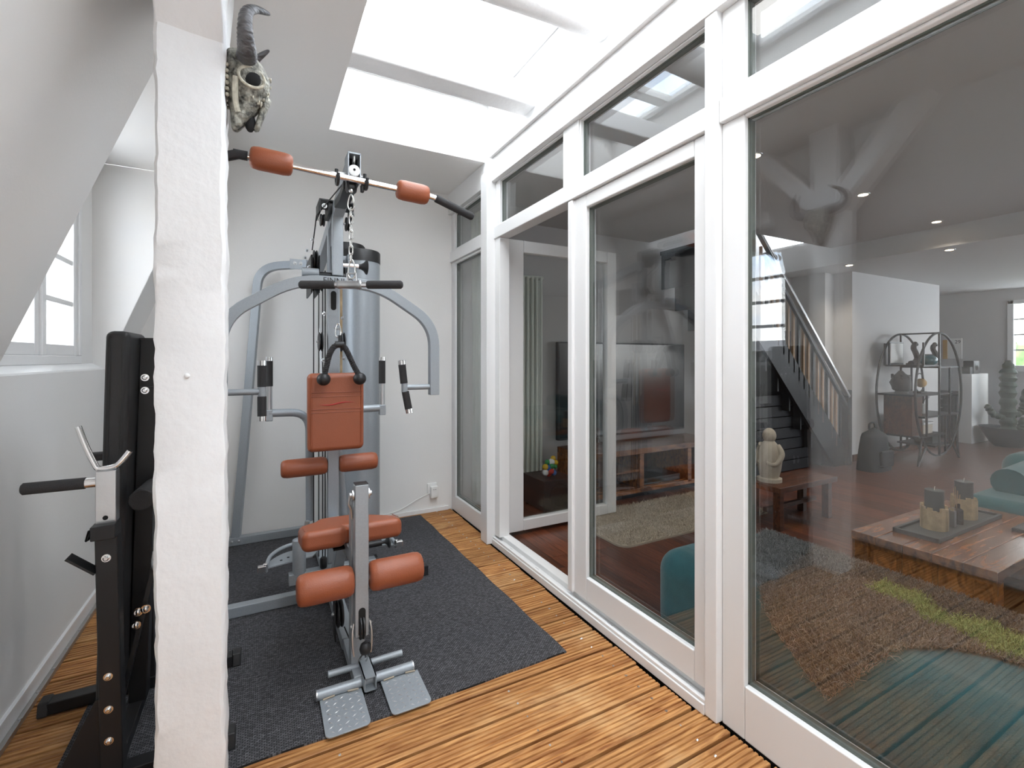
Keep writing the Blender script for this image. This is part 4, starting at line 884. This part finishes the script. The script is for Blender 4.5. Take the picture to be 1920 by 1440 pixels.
# ------------------------------------------------------------------ shag rug
def strands(n, sampler, length, wid, cols, droop=.6):
    P, C = sampler(n); n = len(P); d = rng.normal(size=(n, 3)) * np.array([.55, .55, .25]) + np.array([0, 0, .75]); d /= np.linalg.norm(d, axis=1)[:, None]
    ln = length * rng.uniform(.6, 1.15, n)[:, None]; s = np.cross(d, rng.normal(size=(n, 3))); s /= np.linalg.norm(s, axis=1)[:, None]
    mid = P + d * ln * .55; tip = P + d * ln * .85 + np.array([0, 0, -1]) * ln * droop * .3 + rng.normal(size=(n, 3)) * ln * .22
    v = np.stack([P - s * wid, P + s * wid, mid + s * wid * .8, mid - s * wid * .8, tip], 1).reshape(-1, 3)
    f = []
    for i in range(n): b = 5 * i; f += [(b, b + 1, b + 2, b + 3), (b + 3, b + 2, b + 4)]
    m = MB(); m.v = v.tolist(); m.f = f; c = np.repeat(C, 5, axis=0); m.c = np.concatenate([np.clip(c, 0, 1), np.ones((len(c), 1))], 1); return m
rug = thing('shag_rug', (2.7, 2.65, .012), 'cream shaggy rug on the parquet behind the door', 'rug')
rc = .08; pol = [(2.06 + rc - rc * math.cos(a), 2.34 + rc - rc * math.sin(a)) for a in (0, .4, .8, 1.2, 1.57)] + [(3.55, 2.34), (3.55, 2.99), (2.06, 2.99)]
MB().prism(pol, .012, .024).build('backing', 'rug_base', rug)
def rs(n):
    x = rng.uniform(2.07, 3.54, n); y = rng.uniform(2.345, 2.985, n); k = ~((x < 2.11) & (y < 2.38)); x, y = x[k], y[k]
    P = np.stack([x, y, np.full(len(x), .022)], 1); C = np.array([[.62, .54, .43]]) * rng.uniform(.65, 1.15, len(x))[:, None]; return P, C
strands(26000, rs, .045, .0016, None).build('pile', 'strand', rug, kind='stuff')

# ------------------------------------------------------------------ sofa with shaggy throw
sofa = thing('sofa', (1.8, .3, .012), 'teal upholstered sofa right behind the big window, half covered by a shaggy throw', 'sofa')
MB().box(1.49, 2.10, -1.3, 1.515, .06, .437).build('base', 'teal', sofa, bevel=.095, seg=7)
for ya in (-.5, .05): MB().tube([(2.03, ya, .437), (1.57, ya, .437)], .003, 6).build('seam', 'teal', sofa)
for x in (1.56, 2.03):
    for y_ in (-1.2, 1.38): MB().cyl((x, y_, .012), (x, y_, .08), .02, 12).build('leg', 'black_metal', sofa)
TH = [(1.38, .60), (1.30, .30), (1.11, .11), (1.03, .02), (.97, -.05), (.909, -.10), (.843, -.16), (.79, -.195), (.74, -.125), (.698, -.07), (.66, .0), (.62, .10), (.577, .18), (.508, .235), (.45, .255), (.20, .30), (.05, .60)]
def inpoly(x, y):
    c = np.zeros(len(x), bool); n = len(TH)
    for i in range(n):
        x0, y0 = TH[i]; x1, y1 = TH[(i + 1) % n]
        cond = ((y0 > y) != (y1 > y)) & (x < (x1 - x0) * (y - y0) / (y1 - y0 + 1e-12) + x0); c ^= cond
    return c
def lay(Y, s):                                         # unrolled cloth coordinates -> world, with a rounded sofa edge
    R = .095; arc = R * H; s = np.asarray(s, float); X = np.empty_like(s); Z = np.empty_like(s)
    a = s > arc / 2; b = s < -arc / 2; c = ~(a | b); X[a] = 1.482 + R + (s[a] - arc / 2); Z[a] = .442
    X[b] = 1.482; Z[b] = .442 - R + (s[b] + arc / 2); th = (s[c] + arc / 2) / R; X[c] = 1.482 + R - R * np.cos(th); Z[c] = .442 - R + R * np.sin(th)
    k = X > 2.04; Z[k] -= (X[k] - 2.04) ** 2 * 6
    return X, Z
throw = thing('shaggy_throw', (1.8, .8, .44), 'shaggy brown and grey throw with a green band spread over the teal sofa', 'throw')
g = MB(); NY, NS = 90, 60; idx = {}; Yg = np.linspace(.05, 1.40, NY); Sg = np.linspace(-.2, .6, NS)
YY, SS = np.meshgrid(Yg, Sg, indexing='ij'); ok = inpoly(YY.ravel(), SS.ravel()).reshape(NY, NS); XX, ZZ = lay(YY.ravel(), SS.ravel()); XX = XX.reshape(NY, NS); ZZ = ZZ.reshape(NY, NS)
for i in range(NY):
    for j in range(NS): idx[i, j] = len(g.v); g.v.append((XX[i, j] - .002, YY[i, j], ZZ[i, j] + .003))
for i in range(NY - 1):
    for j in range(NS - 1):
        if ok[i, j] and ok[i + 1, j] and ok[i, j + 1] and ok[i + 1, j + 1]: g.f.append((idx[i, j], idx[i + 1, j], idx[i + 1, j + 1], idx[i, j + 1]))
pmat('throw_base', (.10, .085, .07), .9); bk_ = g.build('backing', 'throw_base', throw, smooth=True)
TC = np.array(TH + [TH[0]])
def ts(n):
    Y = rng.uniform(.05, 1.40, n); s = rng.uniform(-.2, .6, n); k = inpoly(Y, s); Y, s = Y[k], s[k]; X, Z = lay(Y, s)
    P = np.stack([X - .003 * (s < 0), Y, Z + .003], 1); xs = 1.49 + s; n = len(Y)
    brown = np.array([.24, .205, .178]); grey = np.array([.20, .20, .195]); green = np.array([.30, .36, .14]); dk = np.array([.14, .132, .125])
    C = np.tile(brown, (n, 1)); w = .02 * np.sin(Y * 40)
    C[(Y + w) > .985 + .33 * np.clip(xs - 1.5, 0, 1)] = grey
    gx = np.interp(Y, [.2, .47, .63, .83], [1.80, 1.85, 1.83, 1.91]); C[(xs > gx) & (Y < .93)] = dk
    C[(np.abs(xs - gx + w) < .055 + .03 * (Y < .6)) & (Y < .86)] = green
    return P, C * rng.uniform(.55, 1.5, n)[:, None]
m = strands(70000, ts, .042, .0009, None, 1.4); m.build('pile', 'strand', throw, kind='stuff')
# second sofa across the table
s2 = thing('sofa', (4.1, .3, .012), 'teal sofa with rolled arm standing beyond the coffee table', 'sofa')
MB().box(3.72, 4.65, -1.2, 1.22, .07, .28).build('base', 'teal', s2, bevel=.05, seg=4)
for ya, yb in ((-1.2, -.4), (-.4, .4), (.4, 1.23)): MB().box(3.70, 4.40, ya + .003, yb - .003, .22, .44).build('cushion', 'teal', s2, bevel=.07, seg=5)
MB().box(4.36, 4.66, -1.2, 1.25, .25, .62).build('backrest', 'teal', s2, bevel=.09, seg=5)
MB().tube([(3.95, 1.08, .50), (4.5, 1.08, .52)], .085, 18).build('bolster', 'teal', s2, smooth=True)
for x in (3.8, 4.55):
    for y_ in (-1.1, 1.12): MB().cyl((x, y_, .012), (x, y_, .08), .02, 12).build('leg', 'black_metal', s2)
# coffee table
ctb = thing('coffee_table', (3.1, 1.0, .012), 'chunky dark hardwood coffee table with glossy top behind the throw', 'coffee table')
ys = [.735 + i * .105 for i in range(6)]
for i in range(5): MB().box(2.57, 3.62, ys[i] + .001, ys[i + 1] - .001, .36, .40).build('top_board', 'sheesham', ctb, bevel=.003)
for x, y_ in ((2.58, .74), (2.58, 1.19), (3.54, .74), (3.54, 1.19)): MB().box(x, x + .07, y_, y_ + .07, .012, .36).build('leg', 'sheesham', ctb, bevel=.003)
for i, (ya, yb) in enumerate(((.81, .93), (.95, 1.06), (1.08, 1.19))): MB().box(2.595, 2.62, ya, yb, .05, .36).build('drawer_front', 'sheesham', ctb, bevel=.004)
for ya in (.93, 1.06): MB().box(2.59, 2.625, ya, ya + .02, .05, .36).build('divider', 'sheesham', ctb)
MB().box(3.56, 3.60, .81, 1.19, .05, .36).build('back_panel', 'dark_wood', ctb); MB().box(2.62, 3.56, .78, 1.22, .05, .07).build('lower_shelf', 'dark_wood', ctb)
tr_ = thing('tray', (3.1, 1.06, .40), 'shallow dark rectangular tray on the coffee table', 'tray')
MB().box(2.74, 3.46, .985, 1.145, .400, .410).build('base', 'candle', tr_, bevel=.003)
rm = MB()
for b in ((2.73, 3.47, .975, .99), (2.73, 3.47, 1.14, 1.155), (2.73, 2.745, .975, 1.155), (3.455, 3.47, .975, 1.155)): rm.box(*b, .40, .422)
rm.build('rim', 'candle', tr_, bevel=.003)
for q, (x, y_, lab) in enumerate(((2.93, 1.065, 'driftwood stick candle holder nearer the window, on the tray'), (3.27, 1.065, 'driftwood stick candle holder farther along the tray, beside reed sticks'))):
    t = thing('candle_holder', (x, y_, .41), lab, 'candle holder', 'driftwood candle holders')
    n = 18
    for i in range(n):
        a = 2 * math.pi * i / n; h = .098 + random.uniform(-.015, .02); r = .047; w = .0095
        c, s_ = math.cos(a), math.sin(a); m = MB().box(-.006, .006, -w, w, 0, h); m.v = [(x + c * (r + p[0]) - s_ * p[1], y_ + s_ * (r + p[0]) + c * p[1], .4105 + p[2]) for p in m.v]
        m.build('stick', 'driftwood', t)
    MB().cyl((x, y_, .411), (x, y_, .50), .038, 14).build('core', 'driftwood', t)
    cd = thing('candle', (x, y_, .50), 'thick anthracite pillar candle in the ' + ('nearer' if q == 0 else 'farther') + ' driftwood holder', 'candle', 'grey pillar candles')
    MB().lathe((x, y_, .501), (0, 0, 1), [(0, .037), (.098, .037), (.1, .033), (.097, .01)], 26).build('wax', 'candle', cd, smooth=True)
    MB().tube([(x, y_, .597), (x + .002, y_, .607), (x + .006, y_, .616)], .0014, 6).build('wick', 'paper', cd)
t = thing('reed_diffuser', (3.13, 1.04, .41), 'small dark bottle with wooden reed sticks on the tray', 'diffuser')
MB().lathe((3.12, 1.04, .41), (0, 0, 1), [(0, .022), (.07, .022), (.08, .01), (.10, .01)], 18).build('bottle', 'tv', t, smooth=True)
for i in range(5): MB().cyl((3.12, 1.04, .43), (3.12 + (i - 2) * .014, 1.04 + .012 * (i % 2), .60 - .012 * i), .0018, 5).build('reed', 'baluster', t)
t = thing('lighter', (3.04, 1.03, .41), 'slim blue lighter standing between the candles', 'lighter'); MB().box(3.025, 3.05, 1.02, 1.04, .41, .49).build('body', 'kitchen', t, bevel=.003); MB().box(3.03, 3.045, 1.024, 1.036, .49, .505).build('cap', 'chrome', t)
for i, (x, y_, lab) in enumerate(((3.36, .86, 'long black remote control on the coffee table'), (3.42, .78, 'black remote with silver end at the far table edge'))):
    t = thing('remote_control', (x, y_, .40), lab, 'remote control'); MB().box(x - .11, x + .11, y_ - .024, y_ + .024, .40, .418).build('body', 'black_plastic', t, bevel=.006)
    for k in range(8): MB().box(x - .09 + k * .02, x - .08 + k * .02, y_ - .008, y_ + .008, .418, .4195).build('button', 'steel' if k == 7 else 'kitchen', t)

# ------------------------------------------------------------------ further things in the living room
t = thing('stone_figure', (3.36, 2.20, .33), 'pale carved stone figure standing on the dark wooden bench', 'figure')
MB().lathe((3.36, 2.20, .33), (0, 0, 1), [(0, .085), (.025, .085), (.03, .07)], 20).build('plinth', 'stone', t, smooth=True)
MB().lathe((3.36, 2.20, .355), (0, 0, 1), [(0, .06), (.05, .075), (.12, .085), (.19, .078), (.25, .055), (.275, .035)], 24).build('body', 'stone', t, smooth=True)
MB().ball((3.36, 2.20, .67), .047, 18, (1, 1, 1.2)).build('head', 'stone', t, smooth=True)
for s in (-1, 1): MB().tube(crom([(3.36 + s * .02, 2.20 - s * .05, .60), (3.37, 2.20 - s * .09, .54), (3.33, 2.20 - s * .07, .47), (3.29, 2.2 - s * .02, .48)]), .02, 10).build('arm', 'stone', t, smooth=True)
t = thing('wooden_bench', (3.5, 2.25, .012), 'low dark wooden bench beneath the stone figure', 'bench')
MB().box(3.22, 3.95, 2.03, 2.31, .29, .33).build('top', 'dark_wood', t, bevel=.004)
for x in (3.25, 3.86):
    for y_ in (2.05, 2.24): MB().box(x, x + .05, y_, y_ + .05, .012, .29).build('leg', 'dark_wood', t, bevel=.003)
MB().box(3.27, 3.9, 2.16, 2.19, .12, .15).build('stretcher', 'dark_wood', t)
t = thing('backpack', (6.02, 2.72, .012), 'black backpack leaning at the foot of the stair', 'backpack')
MB().grid(lambda u, v: (6.02 + (.22 * (1 - .45 * v ** 2)) * math.copysign(abs(math.cos(u * 2 * math.pi)) ** .7, math.cos(u * 2 * math.pi)) * min(1, (1 - v) * 6 + .02), 2.72 + (.12 * (1 - .3 * v)) * math.copysign(abs(math.sin(u * 2 * math.pi)) ** .7, math.sin(u * 2 * math.pi)) * min(1, (1 - v) * 6 + .02), .012 + .47 * v), 28, 14, True).build('bag', 'backpack', t, smooth=True)
MB().tube(crom([(5.92, 2.72, .46), (5.93, 2.72, .52), (6.02, 2.72, .53), (6.06, 2.72, .46)]), .012, 8).build('handle', 'backpack', t, smooth=True)
MB().box(5.9, 6.14, 2.575, 2.62, .06, .24).build('pocket', 'backpack', t, bevel=.03, seg=4)
# oval metal shelf
OX, OZ, OA, OB = 7.12, .82, .60, .73
ov = thing('oval_shelf', (OX, 2.75, .012), 'open shelf unit of two black oval metal hoops in front of the white wall', 'shelf unit')
for yy in (2.54, 2.92): MB().tube([(OX + OA * math.cos(a), yy, OZ + OB * math.sin(a)) for a in [2 * math.pi * i / 48 for i in range(48)]], .013, 8, closed=True).build('hoop', 'black_metal', ov, smooth=True)
for z, xa, xb in ((1.14, 7.10, 7.66), (1.16, 6.72, 7.12), (.82, 6.53, 7.40), (.56, 6.75, 7.66), (.34, 6.60, 7.28), (.20, 7.02, 7.46)): MB().box(xa, xb, 2.54, 2.92, z - .01, z + .01).build('shelf_board', 'black_metal', ov)
for x, za, zb in ((7.12, .09, 1.55), (7.40, .2, 1.14), (6.72, 1.16, 1.43), (6.80, .34, .82), (7.28, .1, .56)):
    for yy in (2.54, 2.92): MB().box(x - .009, x + .009, yy - .009, yy + .009, za, zb).build('rod', 'black_metal', ov)
MB().cyl((OX, 2.54, 1.55), (OX, 2.92, 1.55), .009, 8).build('rod', 'black_metal', ov)
for x, s in ((6.78, -1), (7.46, 1)):
    for yy in (2.54, 2.92): MB().tube([(x, yy, .22), (x + s * .2, yy, .012)], .011, 8).tube([(x + s * .1, yy, .33), (x + s * .2, yy, .012)], .011, 8).build('leg', 'black_metal', ov)
MB().box(6.6, 6.85, 2.60, 2.88, .35, .81).build('wood_box', 'dark_wood', ov)
def orn(name, x, y_, z, prof, mat, label, cat):
    t = thing(name, (x, y_, z), label, cat); MB().lathe((x, y_, z), (0, 0, 1), prof, 18, lambda q, a: 1 + .12 * math.sin(a * 3 + q * 40)).build('body', mat, t, smooth=True); return t
t = orn('buddha_head', 6.68, 2.74, .83, [(0, .07), (.03, .06), (.05, .085), (.13, .10), (.2, .085), (.24, .04), (.27, .02)], 'carved', 'dark carved head on the middle shelf board of the oval shelf', 'ornament')
for i in range(14): MB().ball((6.68 + .08 * math.cos(i * .9), 2.74 + .08 * math.sin(i * .9), 1.0 + .012 * (i % 5)), .018, 8).build('curl', 'carved', t, smooth=True)
for x, nm in ((6.95, 'left'), (7.46, 'right')):
    t = thing('carved_dragon', (x, 2.72, 1.15), 'dark curled carved dragon ornament on the ' + ('shelf board in front of the framed print' if nm == 'left' else 'top board beside the teal bowl'), 'ornament', 'carved dragons')
    MB().tube(crom([(x - .08, 2.72, 1.19), (x + .02, 2.72, 1.20), (x + .08, 2.72, 1.25), (x + .04, 2.72, 1.32), (x - .01, 2.72, 1.37), (x + .03, 2.72, 1.43), (x + .07, 2.72, 1.41)]), [.03] * 20 + [.028] * 8 + [.02] * 9, 8).build('body', 'carved', t, smooth=True)
    for i in range(6): MB().lathe((x + .08 - .012 * i, 2.72, 1.24 + .03 * i), (.8, 0, .5), [(0, .016), (.04, .002)], 6).build('spine', 'carved', t)
    MB().box(x - .1, x + .1, 2.68, 2.76, 1.15 if nm == 'right' else 1.17, 1.19).build('base', 'carved', t)
t = thing('teal_bowl', (7.17, 2.68, 1.15), 'rounded teal glazed bowl on the top board of the oval shelf', 'bowl'); MB().ball((7.17, 2.66, 1.222), .12, 20, (1.0, .7, .6)).build('body', 'teal_gloss', t, smooth=True); MB().lathe((7.17, 2.66, 1.285), (0, 0, 1), [(0, .04), (.012, .04)], 14).build('lid', 'carved', t)
t = thing('framed_print', (6.92, 2.88, 1.17), 'pale grey framed print leaning at the top left of the oval shelf', 'picture'); MB().box(6.75, 7.10, 2.885, 2.90, 1.17, 1.45).build('frame', 'black_metal', t); MB().box(6.77, 7.08, 2.880, 2.885, 1.19, 1.43).build('print', 'paper', t)
t = thing('flower_vase', (7.18, 2.72, .57), 'glass vase with white orchid on the oval shelf', 'vase'); MB().lathe((7.18, 2.72, .57), (0, 0, 1), [(0, .04), (.10, .05), (.12, .04)], 16).build('pot', 'paper', t, smooth=True)
MB().tube(crom([(7.18, 2.72, .66), (7.17, 2.70, .74), (7.2, 2.68, .79)]), .004, 6).build('stem', 'cactus', t)
for i in range(5): MB().ball((7.19 + .03 * math.cos(i * 1.3), 2.68 + .02 * math.sin(i * 1.3), .775 + .008 * i), .022, 8, (1, .6, 1)).build('blossom', 'paint_white', t, smooth=True)
t = thing('storage_box', (6.99, 2.72, .35), 'pale woven storage box on the lower board of the oval shelf', 'box'); MB().box(6.88, 7.12, 2.6, 2.84, .351, .46).build('body', 'stone', t, bevel=.01); MB().box(6.87, 7.13, 2.59, 2.85, .46, .49).build('lid', 'paper', t, bevel=.01)
t = thing('storage_box', (7.24, 2.72, .21), 'small dark green box on the lowest board of the oval shelf', 'box'); MB().box(7.16, 7.33, 2.62, 2.8, .211, .33).build('body', 'pot', t, bevel=.005); MB().box(7.155, 7.335, 2.615, 2.805, .33, .345).build('lid', 'pot', t)
t = thing('globe_ornament', (7.0, 2.7, .83), 'round wire and brass ornament on the middle board of the oval shelf', 'ornament'); MB().tube([(6.99 + .11 * math.cos(a), 2.68, .955 + .11 * math.sin(a)) for a in [2 * math.pi * i / 28 for i in range(28)]], .007, 6, closed=True).build('ring', 'black_metal', t, smooth=True)
MB().ball((7.03, 2.68, .95), .055, 14).build('core', 'ochre', t, smooth=True); MB().box(6.93, 7.07, 2.64, 2.72, .83, .85).build('base', 'carved', t)
# half wall, kitchen units, calendar
sbox('wall_half', 'wall', 9.02, 9.6, 2.85, 3.0, .012, 1.02, bevel=.006)
kt = thing('kitchen_unit', (9.6, 3.7, .012), 'dark grey kitchen base unit with black worktop behind the white half wall', 'kitchen unit')
MB().box(9.33, 9.93, 3.12, 4.35, .15, .68).build('body', 'kitchen', kt, bevel=.004)
for y_ in (3.13, 3.74):
    dr = MB().box(9.31, 9.33, y_, y_ + .6, .54, .675).build('drawer', 'kitchen', kt, bevel=.003); MB().box(9.29, 9.31, y_ + .15, y_ + .45, .615, .625).build('handle', 'steel', dr)
    dr = MB().box(9.31, 9.33, y_, y_ + .6, .16, .53).build('door', 'kitchen', kt, bevel=.003); MB().box(9.29, 9.31, y_ + .15, y_ + .45, .48, .49).build('handle', 'steel', dr)
MB().box(9.29, 9.94, 3.10, 4.37, .68, .715).build('worktop', 'black_metal', kt, bevel=.003); MB().box(9.38, 9.9, 3.14, 4.33, .012, .15).build('plinth', 'kitchen', kt)
t = thing('wall_calendar', (9.95, 3.38, 1.4), 'white wall calendar with ochre edge above the kitchen worktop', 'calendar')
MB().box(9.935, 9.95, 3.26, 3.45, 1.24, 1.57).build('sheet', 'paper', t); MB().box(9.93, 9.95, 3.44, 3.50, 1.235, 1.55).build('border', 'ochre', t)
text('date', '29', .075, (9.933, 3.31, 1.51), (H, 0, -H), 'black_plastic', t)
t = thing('speaker', (9.3, 2.92, 1.02), 'small black speaker box standing on the white half wall', 'speaker'); MB().box(9.15, 9.35, 2.87, 2.99, 1.021, 1.21).build('body', 'black_plastic', t, bevel=.008); MB().box(9.05, 9.14, 2.88, 2.97, 1.021, 1.12).build('stand', 'black_plastic', t); MB().cyl((9.25, 2.868, 1.12), (9.25, 2.873, 1.12), .05, 18).build('cone', 'tv', t)
# cactus
ca = thing('potted_cactus', (9.25, 2.54, .012), 'tall dark green cactus in a wide black bowl by the far window', 'plant')
MB().lathe((9.25, 2.54, .012), (0, 0, 1), [(0, .15), (.05, .19), (.26, .30), (.27, .30), (.26, .27), (.22, .25)], 28).build('pot', 'pot', ca, smooth=True)
MB().cyl((9.25, 2.54, .2), (9.25, 2.54, .235), .262, 24).build('soil', 'carved', ca)
def stem(pts, r): 
    p = crom(pts, 8); n = len(p); return MB().tube(p, [r * (1 + .16 * math.sin(i * 1.8)) * min(1, .35 + 3 * (1 - i / (n - 1))) for i in range(n)], 10)
stem([(9.25, 2.54, .22), (9.25, 2.54, .5), (9.24, 2.54, .8), (9.25, 2.54, 1.02), (9.25, 2.54, 1.22)], .085).build('stem', 'cactus', ca, smooth=True)
stem([(9.27, 2.50, .45), (9.36, 2.44, .5), (9.4, 2.42, .62), (9.41, 2.42, .82)], .045).build('arm', 'cactus', ca, smooth=True)
stem([(9.2, 2.58, .42), (9.1, 2.64, .45), (9.05, 2.68, .54), (9.03, 2.69, .6)], .04).build('arm', 'cactus', ca, smooth=True)
stem([(9.3, 2.54, 1.0), (9.33, 2.52, 1.06), (9.33, 2.52, 1.14)], .035).build('arm', 'cactus', ca, smooth=True)
stem([(9.42, 2.48, .22), (9.44, 2.46, .3), (9.45, 2.45, .42)], .04).build('arm', 'cactus', ca, smooth=True)
rad = thing('panel_radiator', (9.9, 1.9, .15), 'white ribbed radiator under the far window behind the cactus', 'radiator')
MB().box(9.84, 9.93, 1.35, 2.32, .2, .75).build('panel', 'trim', rad, bevel=.01)
for i in range(18): MB().box(9.825, 9.84, 1.38 + i * .052, 1.41 + i * .052, .22, .73).build('rib', 'trim', rad)
for y_ in (1.5, 2.2): MB().box(9.86, 9.9, y_, y_ + .03, .012, .2).build('foot', 'trim', rad)
# ------------------------------------------------------------------ outside
t = thing('tree', (15, 3.2, -3), 'leafy green tree seen through the far many-paned window', 'tree')
MB().cyl((15, 3.2, -3.5), (15, 3.2, .5), .25).build('trunk', 'dark_wood', t)
m = MB()
for i in range(60):
    a, b_ = random.uniform(0, 6.28), random.uniform(-1, 1); r = 1.7; m.ball((15 + r * .8 * math.cos(a) * math.sqrt(1 - b_ * b_), 3.2 + r * 1.5 * math.sin(a) * math.sqrt(1 - b_ * b_), .1 + r * b_ * .85), random.uniform(.35, .6), 8)
m.build('crown', 'tree', t, smooth=True)
t = thing('street_house', (-9, 5, -3), 'grey roofed neighbouring house outside the dormer window', 'house')
MB().box(-12, -8, -6, 18, -4, .6).build('wall', 'wall_inner', t); MB().prism([(-12.3, .6), (-7.7, .6), (-8.0, 1.25), (-10, 1.75)], -6.2, 18.2, 'y').build('roof', 'slate', t)
